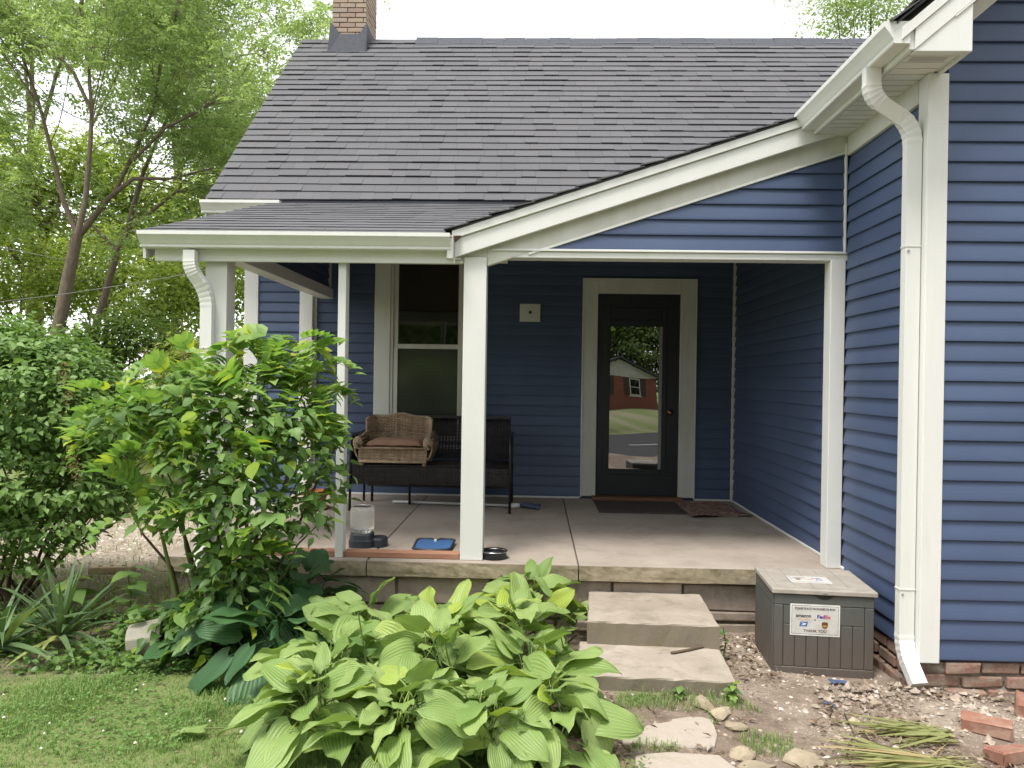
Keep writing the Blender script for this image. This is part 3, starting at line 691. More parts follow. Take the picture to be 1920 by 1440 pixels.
# porch roof (falls to the front gutter)
PE, PT = (4.842, 2.522), (7.56, 2.522+0.305*(7.56-4.842))
plen = math.hypot(PT[0]-PE[0], PT[1]-PE[1]); pdv = np.array([0, PT[0]-PE[0], PT[1]-PE[1]])/plen; pdn = np.array([0, -pdv[2], pdv[1]])
pr = MB().loft([(-2.575, PE[0]+0.02, PE[1]-0.012), (-0.56, PE[0]+0.02, PE[1]-0.012), (1.74, PT[0], PT[1]-0.012), (-2.575, PT[0], PT[1]-0.012)],
               [(-2.575, PE[0]+0.10, PE[1]-0.05), (-0.56, PE[0]+0.10, PE[1]-0.05), (1.74, PT[0], PT[1]-0.12), (-2.575, PT[0], PT[1]-0.12)]).build('porch_roof', M['deckwood'], house)
porg = np.array([-2.60, PE[0], PE[1]-0.008])
pf = shingle_field(porg, None, None, None, 4.4, plen, 0.19, lambda a, b, v: -2.60+b < -0.50 + (v*pdv[1]+0.14)/1.07, 0.3)
field_obj('shingle_courses', pf, porg, np.array([1, 0, 0]), pdv, pdn, pr, 0.0045, 0.19)
MB().prism([(-2.578, PE[0]+0.10, PE[1]-0.015), (-2.578, PT[0]-0.12, PT[1]-0.05), (-2.578, PT[0]-0.12, PT[1]-0.19), (-2.578, PE[0]+0.10, PE[1]-0.155)], (0.02, 0, 0)).build('rake_fascia', M['white'], house)
# shed roof deck and its shingles
sh = MB().loft([(-0.545, 4.93, 2.755-SL*0.545), (1.72, 4.93, 2.755+SL*1.72), (1.72, 7.52, 2.755+SL*1.72)],
               [(-0.54, 4.99, 2.64-SL*0.54), (1.72, 4.99, 2.64+SL*1.72), (1.72, 7.40, 2.64+SL*1.72)]).build('shed_roof', M['roofdark'], house)
sdv = np.array([1, 0, SL])/math.hypot(1, SL); sdn = np.array([-sdv[2], 0, sdv[0]]); sorg = np.array([-0.60, 4.918, 2.757-SL*0.60])
sf = shingle_field(sorg, None, None, None, 2.6, 2.42, 0.147, lambda a, b, v: b < (v+0.16)*1.09)
field_obj('shingle_courses', sf, sorg, np.array([0, 1.0, 0]), sdv, sdn, sh)

# ---- chimney
ch = box_part('chimney', M['mortar'], house, -2.755, -2.335, 10.135, 10.74, 5.70, 7.6, 0)
z = 5.80; row = 0
while z < 7.55:
    for face in ('f', 'r', 'l'):
        a0, a1 = (-2.77, -2.32) if face == 'f' else (10.145, 10.755)
        x = a0 - (0.105 if row % 2 else 0.0)
        while x < a1 - 0.01:
            p, q = max(x, a0), min(x+0.20, a1)
            if q - p > 0.03:
                if face == 'f': mb = MB().box(p, q, 10.115+random.uniform(-.003, .003), 10.16, z, z+0.055)
                elif face == 'r': mb = MB().box(-2.36, -2.318+random.uniform(-.003, .003), p, q, z, z+0.055)
                else: mb = MB().box(-2.775, -2.73, p, q, z, z+0.055)
                mb.build('brick', M['chimbrick'], ch, bevel=0.004)
            x += 0.21
    z += 0.065; row += 1
fl = MB()
fl.prism([(-2.81, 10.03, 5.86), (-2.29, 10.03, 5.86), (-2.305, 10.105, 6.32), (-2.36, 10.105, 6.22), (-2.42, 10.105, 6.16), (-2.66, 10.105, 6.16), (-2.72, 10.105, 6.24), (-2.79, 10.105, 6.32)], (0, 0.008, 0))
fl.prism([(-2.312, 10.03, 5.88), (-2.312, 10.75, 6.0), (-2.312, 10.75, 6.2), (-2.312, 10.40, 6.30), (-2.312, 10.11, 6.30)], (0.006, 0, 0))
fl.build('chimney_flashing', M['roofdark'], ch)

# ================================================================ wing on the right
WR, WE = 0.86, (1.655, 3.305)             # roof slope, eave (x, z)
WXR = 4.4; WZR = WE[1] + WR*(WXR-WE[0])
sw = box_part('wing_side_wall', M['siding'], house, XW, XW+0.12, YW+0.001, 7.77, 0.20, 3.26, 0)
z = 0.215
while z < 3.05:
    h = min(EXPO, 3.075 - z)
    if h > 0.03: board(sw, 'y', YW+0.078, YP-0.004, z, XW, -1, h=h)
    z += EXPO
z = ZF + 0.022
while z < 3.2:
    board(sw, 'y', (YP+0.112) if z < 2.40 else (YG+0.11), YB-0.042, z, XW, -1); z += EXPO
box_part('base_trim', M['white'], house, XW-0.030, XW-0.0005, YP+0.112, YB-0.042, ZF+0.002, ZF+0.020, 0.002)
box_part('base_trim', M['white'], house, XW-0.028, XW-0.0005, YS+0.01, YP-0.001, ZF+0.002, ZF+0.020, 0.002)
box_part('wing_frieze', M['white2'], house, XW-0.028, XW-0.0005, YW+0.078, YG-0.038, 3.077, 3.202, 0.003)
wf = MB().prism([(XW, YW, 0.20), (6.8, YW, 0.20), (6.8, YW, 3.25), (WXR, YW, WZR-0.12), (XW, YW, 3.35)], (0, 0.12, 0)).build('wing_front_wall', M['siding'], house)
z = 0.215
while z < WZR - 0.25:
    x0 = 2.077; s0 = 0
    if z > 3.16: x0 = max(2.077, WE[0] + (z + 0.16 - WE[1])/WR); s0 = 1/WR if x0 > 2.08 else 0
    x1 = 2*WXR - x0 if z > 3.3 else 6.8
    cuts = [x0] + [c for c in (x0 + 1.4 + (int(z*97) % 10)*0.12, x0+3.2) if c < x1-0.3] + [x1]
    for i in range(len(cuts)-1):
        board(wf, 'x', cuts[i] + (0.0 if i == 0 else 0.001), cuts[i+1], z, YW, -1, slope0=s0 if i == 0 else 0, slope1=-s0 if i == len(cuts)-2 else 0)
    z += EXPO
# corner board
cbm = MB().prism([(XW-0.027, YW-0.027, 0.192), (XW+0.076, YW-0.027, 0.192), (XW+0.076, YW-0.001, 0.192), (XW-0.001, YW-0.001, 0.192), (XW-0.001, YW+0.076, 0.192), (XW-0.027, YW+0.076, 0.192)], (0, 0, 3.005))
cbm.build('corner_board', M['white'], house, bevel=0.004, seg=2)
# eave: fascia, soffit with vent slots, gutter
box_part('wing_fascia', M['white'], house, 1.742, 1.765, 3.697, 4.951, 3.195, 3.335, 0.003)
sfm = MB()
sof = MB().box(1.766, XW-0.001, 3.745, 5.02, 3.203, 3.211).build('wing_soffit', M['soffit'], house)
yk = 3.78
while yk < 4.9:
    MB().box(1.772, XW-0.004, yk, yk+0.062, 3.1985, 3.2028).build('soffit_panel', M['soffit'], sof, bevel=0.0015); yk += 0.075
vt = MB()
for i in range(16):
    for j in range(5):
        vt.box(1.80+i*0.011, 1.806+i*0.011, 3.785+j*0.011, 3.790+j*0.011, 3.1972, 3.1984)
tag(vt.build('vent_slots', M['grey'], sof), kind='stuff')
gutter('wing_gutter', 3.690, 4.948, 'y', 1.741, -1, 3.222, house, 0.88)
# roof slabs and front rake
def wing_slab(sgn):
    a = WE[0]+0.022; f = lambda x: x if sgn > 0 else 2*WXR - x
    za = WE[1]+WR*0.022
    o = MB().prism([(f(a), 3.680, za), (f(WXR), 3.680, WZR), (f(WXR), 3.680, WZR-0.05), (f(a), 3.680, za-0.012)], (0, 4.6 if sgn > 0 else 6, 0)).build('wing_roof', M['roofdark'], house); return o
wr = wing_slab(1); wing_slab(-1)
wdv = np.array([1, 0, WR])/math.hypot(1, WR); wdn = np.array([-wdv[2], 0, wdv[0]])
wfld = shingle_field(None, None, None, None, 4.6, (WXR-WE[0])*math.hypot(1, WR))
field_obj('shingle_courses', wfld, np.array([WE[0]+0.004, 3.660, WE[1]+0.008]), np.array([0, 1.0, 0]), wdv, wdn, wr)
def wrk(x, d, y): return (x, y, WE[1] + WR*(x-WE[0]) + d)
def wing_rake(name, mat, x0, d0, d1, y0, y1, x1=WXR):
    for sgn in (1, -1):
        f = lambda p: p if sgn > 0 else (2*WXR-p[0], p[1], p[2])
        MB().prism([f(wrk(x0, d0, y0)), f(wrk(x1, d0, y0)), f(wrk(x1, d1, y0)), f(wrk(x0, d1, y0))], (0, y1-y0, 0)).build(name, mat, house, bevel=0.002)
wing_rake('wing_rake_board', M['white'], 1.765, -0.205, -0.108, 3.685, 3.710)
wing_rake('wing_rake_drip', M['white'], 1.70, -0.107, -0.051, 3.677, 3.710)
wing_rake('wing_rake_soffit', M['soffit'], 1.95, -0.215, -0.206, 3.685, YW-0.0285)
wing_rake('wing_rake_frieze', M['white2'], 2.10, -0.300, -0.216, YW-0.028, YW-0.002)
# boxed eave return
MB().prism([(1.768, 3.692, 3.186), (2.034, 3.692, 3.186), (2.034, 3.692, 3.440), (1.768, 3.692, 3.212)], (0, 0.05, 0)).build('eave_return', M['white'], house, bevel=0.003)
MB().prism([(2.012, 3.743, 3.188), (2.034, 3.743, 3.188), (2.034, 3.743, 3.40), (2.012, 3.743, 3.38)], (0, 0.225, 0)).build('eave_return_side', M['white'], house)
MB().box(XW-0.0005, 2.012, 3.743, YW-0.029, 3.2035, 3.212).build('eave_return_soffit', M['soffit'], house)
# wing downspout at the corner
spout([(1.690, 3.985, 3.223), (1.690, 3.985, 3.078), (1.930, 4.045, 2.955), (1.930, 4.045, 0.235), (1.945, 3.92, 0.10)], (1, 0, 0))
for zz in (2.32, 0.55): box_part('pipe_joint', M['white2'], house, 1.889, 1.971, 4.016, 4.074, zz, zz+0.008, 0.001)
for zz in (2.30, 0.53):
    MB().lathe([(0.006, 0), (0.006, 0.003), (0.003, 0.004)], (1.905, 4.016, zz), 8, Matrix.Rotation(R(90), 3, 'X')).build('pipe_screw', M['grey'], house)
# foundation of the wing: bricks on the side, rubble and mortar on the front
wfo = MB().box(XW+0.03, 6.7, YW+0.035, YW+0.4, -0.25, 0.20).box(XW+0.03, XW+0.3, YW+0.4, 5.01, -0.25, 0.20).build('wing_foundation', M['mortar'], house)
row = 0
for z in (-0.075, -0.005, 0.065, 0.135):
    y = YW + 0.045 - (0.1 if row % 2 else 0)
    while y < 4.98:
        y1 = min(y+0.205, 4.99); ys = max(y, YW+0.03); off = 0.02 + (0.018 if z < 0.03 else 0.0)
        if y1 - ys > 0.05:
            mb = MB().box(XW-off+random.uniform(-.008, .008), XW+0.06, ys, y1-0.012, z, z+0.058)
            mb.v = [(a+random.uniform(-.003, .003), b+random.uniform(-.003, .003), c+random.uniform(-.004, .004)) for a, b, c in mb.v]
            mb.build('brick', M['brick'], wfo, bevel=0.005)
        y += 0.217
    x = XW + 0.01 + (0.11 if row % 2 else 0)
    while x < 4.6:
        x1 = x + random.uniform(0.17, 0.21)
        if random.random() < (0.95 if z > 0.1 else 0.42):
            yf = YW + random.uniform(-0.02, 0.012) - (0.02 if z < 0 else 0)
            mb = MB().box(x, x1, yf, YW+0.10, z, z+0.058)
            mb.v = [(a+random.uniform(-.007, .007), b+random.uniform(-.006, .006), c+random.uniform(-.006, .006)) for a, b, c in mb.v]
            mb.build('brick', M['brick'], wfo, bevel=0.007, seg=2)
        x = x1 + 0.014
    row += 1
# sloppy mortar skin over the front
kx, kz = 120, 22; xs = np.linspace(XW+0.0, 4.4, kx); zs = np.linspace(-0.08, 0.19, kz); Xm, Zm = np.meshgrid(xs, zs)
dd = 0.075*(fbm(Xm*9, Zm*26+3, 5)-0.36) + 0.03*np.clip((0.10-Zm)/0.18, 0, 1)
VV = np.stack([Xm + 0.01*fbm(Xm*30, Zm*30), YW + 0.028 - dd, Zm], -1).reshape(-1, 3); ix = (np.arange(kz-1)[:, None]*kx + np.arange(kx-1)).ravel()
np_obj('mortar_render', VV, np.stack([ix, ix+1, ix+1+kx, ix+kx], 1), M['mortar'], wfo, smooth=True)

# ================================================================ steps and stones
def slabby(name, pts, z0, z1, mat, label, cat, group=None, jit=0.0025, rough=0.004, n=14):
    """a worn slab from an outline: subdivided, chipped edges"""
    c = np.mean(np.array(pts), 0); out = []
    for i in range(len(pts)):
        a, b = np.array(pts[i]), np.array(pts[(i+1) % len(pts)]); k = max(2, int(np.linalg.norm(b-a)/0.05))
        for t in range(k): out.append(a + (b-a)*t/k)
    out = np.array(out); out += (rng.random(out.shape)-0.5)*2*jit
    mb = MB(); rings = [(0.996, z0, 0.0), (1.0, z0+0.3*(z1-z0), rough), (1.0, z1-0.010, rough*0.7), (0.985, z1-0.002, 0.0), (0.80, z1, 0.0), (0.4, z1, 0)]
    m = len(out); vs_ = []
    for s, z, r in rings:
        for p in out:
            d = c + (p-c)*s + (rng.random(2)-0.5)*r*2; vs_.append((d[0], d[1], z + (rng.random()-0.5)*0.004))
    fs = [tuple(range(m-1, -1, -1))]
    for i in range(len(rings)-1):
        for j in range(m): fs.append((i*m+j, i*m+(j+1) % m, (i+1)*m+(j+1) % m, (i+1)*m+j))
    fs.append(tuple((len(rings)-1)*m+j for j in range(m)))
    mb.add(vs_, fs); o = mb.build(name, mat); return tag(o, label, cat, group)
slabby('concrete_step', [(0.31, 4.345), (1.045, 4.315), (1.075, 4.96), (0.36, 4.97)], 0.05, 0.252, M['step_concrete'], 'upper concrete step set against the porch slab', 'step')
slabby('concrete_step', [(0.22, 3.885), (1.022, 3.845), (1.05, 4.36), (0.27, 4.39)], -0.03, 0.122, M['step_concrete'], 'lower wide concrete step with a brown stick lying on it', 'step')
slabby('flagstone', [(0.40, 3.37), (0.80, 3.36), (0.84, 3.47), (0.86, 3.68), (0.70, 3.72), (0.48, 3.67), (0.42, 3.52)], -0.03, 0.026, M['flagstone'], 'flat grey flagstone sunk in the ground before the lower step', 'flagstone')
slabby('flagstone', [(0.42, 3.02), (0.84, 3.00), (0.85, 3.18), (0.80, 3.29), (0.60, 3.31), (0.44, 3.27)], -0.03, 0.022, M['flagstone'], 'flagstone beyond the first one, farther from the steps', 'flagstone')
slabby('flagstone', [(0.40, 2.40), (0.88, 2.42), (0.90, 2.85), (0.62, 2.93), (0.38, 2.86)], -0.03, 0.022, M['flagstone'], 'third flagstone of the path, farthest from the steps', 'flagstone')
def rock(px, py, s, flat, label, cat='rock', mat='rock', rz=0.0, tilt=0.0):
    p = hit(px, py, Z=0.02); bm = bmesh.new(); bmesh.ops.create_icosphere(bm, subdivisions=2, radius=1.0)
    rr = random.Random(int(px*7+py)); cuts = [(Vector((rr.uniform(-1, 1), rr.uniform(-1, 1), rr.uniform(-.6, 1))).normalized(), rr.uniform(0.55, 0.8)) for _ in range(9)]
    for v in bm.verts:
        for n, d in cuts:
            e = v.co.dot(n) - d
            if e > 0: v.co -= n*e
        v.co = Vector((v.co.x*s[0], v.co.y*s[1], v.co.z*flat)) + Vector((rr.uniform(-1, 1), rr.uniform(-1, 1), rr.uniform(-1, 1)))*0.004
    bm.transform(Matrix.Rotation(rz, 4, 'Z') @ Matrix.Rotation(tilt, 4, 'Y'))
    me = bpy.data.meshes.new('rock'); bm.to_mesh(me); bm.free(); me.materials.append(M[mat])
    o = bpy.data.objects.new('rock', me); col.objects.link(o); o.location = (p.x, p.y, float(gz(p.x, p.y)) + flat*0.35)
    return tag(o, label, cat)
rock(1318, 1330, (0.052, 0.085), 0.035, 'narrow tan stone leaning beside the curved one, right of the lower step', rz=0.5, tilt=0.3)
rock(1362, 1312, (0.062, 0.045), 0.030, 'tan stone with a dark hollow under it, against the front of the lower step', rz=-0.2)
rock(1350, 1345, (0.075, 0.060), 0.030, 'angular grey stone in the middle of the little row by the step', rz=0.7)
rock(1380, 1367, (0.060, 0.042), 0.022, 'flat grey-green stone at the end of the row, by white chips', rz=-0.4)
rock(1395, 1412, (0.080, 0.060), 0.030, 'grey-green flat stone beside the second flagstone', rz=0.2)
rock(1512, 1425, (0.105, 0.075), 0.040, 'large pale tan stone between the flagstones and the cut leaves', rz=-0.1)
rock(1415, 1442, (0.110, 0.060), 0.034, 'pinkish broad stone partly out of view by the pale tan stone', rz=0.1)
rock(1250, 1520, (0.07, 0.06), 0.03, 'small stone beyond the second flagstone')
rock(1600, 1356, (0.040, 0.030), 0.022, 'small white stone beside the tips of the cut leaves')
rock(1640, 1325, (0.040, 0.022), 0.018, 'small pale chip of brick below the downspout', rz=0.6)
rock(243, 1140, (0.05, 0.035), 0.03, 'white stone lying in litter behind the tipped planter')
def loose_brick(x, y, rz, rx, label, z=0.0, chip=False):
    mb = MB().box(-0.10, 0.10, -0.048, 0.048, 0, 0.06)
    me = mb.mesh('loose_brick', M['redbrick'], bevel=0.006, seg=2)
    for v in me.vertices:
        v.co.x += random.uniform(-.007, .007); v.co.y += random.uniform(-.005, .005); v.co.z += random.uniform(-.005, .005)
        if chip and v.co.x > 0.05: v.co.z *= 0.75; v.co.y *= 0.8
    o = bpy.data.objects.new('loose_brick', me); col.objects.link(o); o.location = (x, y, float(gz(x, y)) + z); o.rotation_euler = (rx, 0, rz)
    return tag(o, label, 'brick')
loose_brick(2.10, 3.60, R(-32), R(4), 'whole red brick lying flat near the rubble foundation')
loose_brick(2.06, 3.35, R(20), R(-6), 'chipped red brick in front of the whole one', chip=True)
loose_brick(2.42, 3.83, R(60), R(10), 'red brick fallen against the rubble foundation')
def holed_plank(px, py):
    p = hit(px, py, Z=0.02); t = thing('holed_brick', 'flat tan cored brick lying on the gravel patch', 'brick', (p.x, p.y, float(gz(p.x, p.y))), R(12))
    MB().box(-0.17, 0.17, -0.05, 0.05, 0, 0.055).build('block', M['board'], t, bevel=0.006, world=False)
    for k in (-1, 0, 1): MB().lathe([(0.018, 0.0551), (0.018, 0.0562)], (k*0.09, 0, 0), 10).build('core_hole_shade', M['ink'], t, world=False)  # ink discs laid on the top face, painted shade of core holes
holed_plank(210, 1068)
def stick(pts, r, label, name='stick'):
    return tag(MB().tube(pts, [r*(1-0.5*i/(len(pts)-1)) for i in range(len(pts))], 6).build(name, M['twig'], smooth=True), label, 'stick')
stick([(0.76, 4.21, 0.128), (0.86, 4.26, 0.131), (0.97, 4.33, 0.130), (1.05, 4.37, 0.133)], 0.009, 'brown stick lying across the lower concrete step')
stick([(0.12, 4.27, 0.06), (0.18, 4.36, 0.10), (0.26, 4.47, 0.13)], 0.009, 'dark twig poking out from the hosta toward the steps')
stick([(1.33, 3.18, 0.02), (1.36, 3.35, 0.035), (1.46, 3.5, 0.03), (1.5, 3.72, 0.03)], 0.006, 'thin crooked twig on the earth beside the pale tan stone')
stick([(1.42, 3.86, 0.015), (1.56, 3.93, 0.02), (1.68, 4.05, 0.02)], 0.007, 'brown twig on the ground in front of the storage box')
stick([(1.1, 3.95, 0.01), (1.2, 4.0, 0.015), (1.33, 4.02, 0.02)], 0.005, 'short twig on bare earth between lower step and storage box')

# ================================================================ things on the porch
# woven panel: horizontal reeds passing in and out of upright stakes
def weave(surf, rows, stakes, amp, r, n=5, stake_r=None):
    """surf(u,v) -> (point, normal)"""
    mb = MB(); seg = stakes*2
    for i in range(rows):
        v = (i+0.5)/rows; pts = []
        for k in range(seg+1):
            p, nn = surf(k/seg, v); pts.append(p + nn*amp*math.cos(PI*k/2 + PI*i) if True else p)
        mb.tube(pts, r, n, cap=True)
    for k in range(stakes+1):
        pts = [surf(k/stakes, j/6)[0] for j in range(7)]; mb.tube(pts, stake_r or r, n)
    return mb

# ---- dark rattan bench
be = thing('rattan_bench', 'dark rattan two-seat bench with black metal legs under the porch window', 'bench', (-0.93, 7.05, ZF))
bx0, bx1, byf, byb = -1.655, -0.205, 6.80, 7.36
zs_ = ZF + 0.405
MB().box(bx0+0.03, bx1-0.03, byf+0.01, byb, zs_-0.020, zs_).build('seat', M['rattan'], be, bevel=0.006)
n_ = 26
for k in range(n_):
    y = byf + 0.012 + k*(byb-byf-0.02)/n_
    MB().tube([(bx0+0.03, y, zs_+0.003), ((bx0+bx1)/2, y, zs_+0.001), (bx1-0.03, y, zs_+0.003)], 0.0075, 5).build('seat_strand', M['rattan'], be, smooth=True) if k % 2 == 0 else None
def apron(u, v): return Vector((bx0+0.03+u*(bx1-bx0-0.06), byf, zs_-0.165 + v*0.16)), Vector((0, -1, 0))
weave(apron, 12, 44, 0.004, 0.0065, 4).build('front_apron', M['rattan'], be, smooth=True)
def backp(u, v): return Vector((bx0+0.06+u*(bx1-bx0-0.10), byb - 0.02 + v*0.10, zs_ + 0.02 + v*0.385)), Vector((0, -1, 0.2)).normalized()
weave(backp, 28, 44, 0.004, 0.0068, 4).build('backrest', M['rattan'], be, smooth=True)
MB().box(bx0+0.05, bx1-0.03, byb-0.005, byb+0.085, zs_+0.40, zs_+0.425).build('back_rail', M['rattan'], be, bevel=0.008, seg=2)
for x in (bx0+0.012, bx1-0.012):
    MB().tube([(x, byf-0.01, ZF), (x, byf, zs_+0.12), (x, byf+0.02, zs_+0.24), (x, byf+0.10, zs_+0.262), (x, byb+0.03, zs_+0.27)], 0.0125, 8).build('arm_frame', M['blackmetal'], be, smooth=True)
    def armp(u, v, x=x): return Vector((x, byf+0.03+u*(byb-byf-0.02), zs_ + 0.01 + v*0.24)), Vector((1, 0, 0))
    weave(armp, 16, 16, 0.004, 0.0066, 4).build('arm_panel', M['rattan'], be, smooth=True)
for x, y, h in ((bx0+0.012, byb, zs_), (bx1-0.012, byb, zs_), (-1.175, byf+0.40, zs_-0.02), (-1.56, byb-0.02, zs_-0.02), (-0.55, byf+0.40, zs_-0.02)):
    MB().tube([(x, y, ZF), (x, y, h)], 0.0125, 8).build('leg', M['blackmetal'], be, smooth=True)
MB().tube([(bx0+0.03, byf-0.006, zs_+0.002), (bx1-0.03, byf-0.006, zs_+0.002)], 0.008, 6).build('front_rail', M['blackmetal'], be, smooth=True)
MB().box(bx0+0.05, bx1-0.05, byb-0.03, byb-0.015, zs_-0.26, zs_-0.02).build('rear_apron', M['rattan'], be)

# ---- small wicker pet sofa on the bench
ps = thing('pet_sofa', 'small brown wicker pet sofa with a rust cushion on the dark bench', 'pet bed', (-1.25, 7.0, zs_+0.01))
cx, fy, zb = -1.262, 6.775, zs_ + 0.012      # centre, front edge, bottom
hw = 0.30
def front(u, v): return Vector((cx - hw + 2*hw*u, fy + 0.02*math.cos((u-.5)*2.4), zb + 0.035 + v*0.105)), Vector((0, -1, 0))
weave(front, 9, 22, 0.006, 0.0072, 5).build('front_panel', M['wicker'], ps, smooth=True)
def backr(u, v):
    a = (u-0.5)*2; wing = max(0, abs(a)-0.78)/0.22
    top = 0.355 + 0.030*math.exp(-(a/0.33)**2) - 0.02*wing**2
    x = cx + (hw-0.005)*a*(1+0.04*v); y = fy + 0.40 + 0.05*v - 0.13*wing
    return Vector((x, y, zb + 0.05 + v*top)), Vector((-a*0.4, -1, 0.1)).normalized()
weave(backr, 22, 24, 0.0065, 0.0075, 5).build('backrest', M['wicker'], ps, smooth=True)
MB().tube([backr(k/30, 1.0)[0] for k in range(31)], 0.012, 7).build('back_rim', M['wicker'], ps, smooth=True)
for s in (-1, 1):
    def side(u, v, s=s):
        bulge = 0.045*math.sin(PI*v)
        return Vector((cx + s*(hw + bulge), fy + 0.02 + u*0.42, zb + 0.035 + v*(0.23 - 0.02*math.cos(u*PI)))), Vector((s, 0, 0))
    weave(side, 13, 14, 0.006, 0.0072, 5).build('side_panel', M['wicker'], ps, smooth=True)
    mb = MB()
    for j in range(7):      # rolled arm: loops of cane at the front
        rr_ = 0.050 - j*0.006; pts = []
        for k in range(15):
            a = -0.6 + k/14*(2*PI*0.92)
            pts.append((cx + s*(hw + 0.012 + 0.0*math.cos(a)) + math.cos(a)*rr_*0.75, fy - 0.004 - 0.004*j, zb + 0.19 + math.sin(a)*rr_))
        mb.tube(pts, 0.0068, 5)
    mb.build('arm_scroll', M['wicker'], ps, smooth=True)
    mb = MB()
    for k in range(9):
        a = k/9*2*PI; mb.tube([(cx + s*(hw+0.012) + math.cos(a)*0.036, fy, zb+0.19+math.sin(a)*0.048), (cx + s*(hw+0.012) + math.cos(a)*0.030, fy+0.42, zb+0.20+math.sin(a)*0.04)], 0.011, 6)
    mb.build('arm_roll', M['wicker'], ps, smooth=True)
    for y in (fy+0.02, fy+0.40):
        MB().lathe([(0.017, -0.0), (0.021, 0.02), (0.017, 0.045)], (cx + s*(hw-0.02), y, zb-0.012), 10).build('foot', M['wicker'], ps, smooth=True)
MB().tube([(cx-hw, fy-0.006, zb+0.028), (cx, fy-0.008, zb+0.026), (cx+hw, fy-0.006, zb+0.028)], 0.012, 7).build('bottom_rim', M['wicker'], ps, smooth=True)
MB().tube([(cx-hw, fy-0.004, zb+0.146), (cx, fy-0.006, zb+0.146), (cx+hw, fy-0.004, zb+0.146)], 0.011, 7).build('front_rim', M['wicker'], ps, smooth=True)
# cushion
k1, k2 = 22, 14; U, W = np.meshgrid(np.linspace(-1, 1, k1), np.linspace(-1, 1, k2))
th = 0.062*np.clip((1-np.abs(U)**5)*(1-np.abs(W)**5), 0, 1)**0.5; wr_ = 0.010*fbm(U*4+9, W*5+2)
top = np.stack([cx + U*(hw-0.045), fy + 0.20 + W*0.185, zb + 0.165 + th*0.8 + wr_], -1).reshape(-1, 3); bot = np.stack([cx + U*(hw-0.045), fy + 0.20 + W*0.185, zb + 0.165 - th*0.5], -1).reshape(-1, 3)
ix = (np.arange(k2-1)[:, None]*k1 + np.arange(k1-1)).ravel(); q = np.stack([ix, ix+1, ix+1+k1, ix+k1], 1)
np_obj('cushion', np.vstack([top, bot]), np.vstack([q, q[:, ::-1] + k1*k2]), M['cushion'], ps, smooth=True)

# ---- pet feeder
fe = thing('pet_feeder', 'gravity pet feeder with a clear bottle and dark base', 'pet feeder', (-1.19, 5.36, ZF))
mb = MB(); bs = []
for z, k in ((0.0, 1.0), (0.045, 0.99), (0.055, 0.95), (0.085, 0.90), (0.095, 0.84)):
    ring = []
    for j in range(28):
        a = 2*PI*j/28; c_, s_ = math.cos(a), math.sin(a); e = 0.55
        ring.append((-1.205 + 0.088*k*math.copysign(abs(c_)**e, c_), 5.36 + 0.085*k*math.copysign(abs(s_)**e, s_), ZF + 0.002 + z))
    bs.append(ring)
for a, b in zip(bs[:-1], bs[1:]): mb.loft(a, b)
mb.build('base', M['blackplastic'], fe)
mb = MB(); bs = []
for z, k in ((0.0, 1.0), (0.05, 1.0), (0.062, 0.9)):
    bs.append([(-1.09 + 0.062*k*math.cos(2*PI*j/20), 5.38 + 0.075*k*math.sin(2*PI*j/20), ZF+0.002+z) for j in range(20)])
for a, b in zip(bs[:-1], bs[1:]): mb.loft(a, b)
mb.build('feeding_dish', M['blackplastic'], fe)
def rr_ring(cx_, cy_, hx, hy, z, n=32, e=0.45):
    o = []
    for j in range(n):
        a = 2*PI*j/n; c_, s_ = math.cos(a), math.sin(a); o.append((cx_ + hx*math.copysign(abs(c_)**e, c_), cy_ + hy*math.copysign(abs(s_)**e, s_), z))
    return o
prof = [(0.060, 0.098), (0.074, 0.115), (0.078, 0.14), (0.078, 0.255), (0.072, 0.275), (0.060, 0.283)]
mb = MB(); rings = [rr_ring(-1.205, 5.36, r_, r_*0.95, ZF+z) for r_, z in prof] + [rr_ring(-1.205, 5.36, r_-0.003, (r_-0.003)*0.95, ZF+z-0.002) for r_, z in prof[::-1]]
nr = len(rings[0]); 
for ri in rings: mb.v += ri
for i in range(len(rings)-1):
    for j in range(nr): mb.f.append((i*nr+j, i*nr+(j+1) % nr, (i+1)*nr+(j+1) % nr, (i+1)*nr+j))
mb.f.append(tuple((len(prof)-1)*nr + j for j in range(nr)))
mb.build('bottle', M['clear'], fe, smooth=True)
# ---- blue tray
tr = thing('blue_tray', 'shallow blue plastic tray with a dark rim and notched back edge', 'tray', (-0.70, 5.36, ZF))
out = [(-0.130, -0.10), (-0.105, -0.125), (0.0, -0.145), (0.105, -0.125), (0.130, -0.10), (0.135, 0.12), (0.115, 0.145), (0.030, 0.150), (0.018, 0.125), (-0.018, 0.125), (-0.030, 0.150), (-0.115, 0.145), (-0.135, 0.12)]
tl = lambda x, y, z: (-0.70+x, 5.36+y, ZF+0.004+z+0.055*(y+0.145))
MB().loft([tl(x, y, 0) for x, y in out], [tl(x, y, 0.008) for x, y in out]).build('pan', M['blueplastic'], tr)
MB().tube([tl(x, y, 0.010) for x, y in out+out[:1]], 0.0085, 6).build('rim', M['blackplastic'], tr, smooth=True)
MB().lathe([(0.011, 0), (0.011, 0.01), (0.006, 0.012)], tl(0, 0.10, 0.008), 12).build('hook_eye', M['polewhite'], tr)
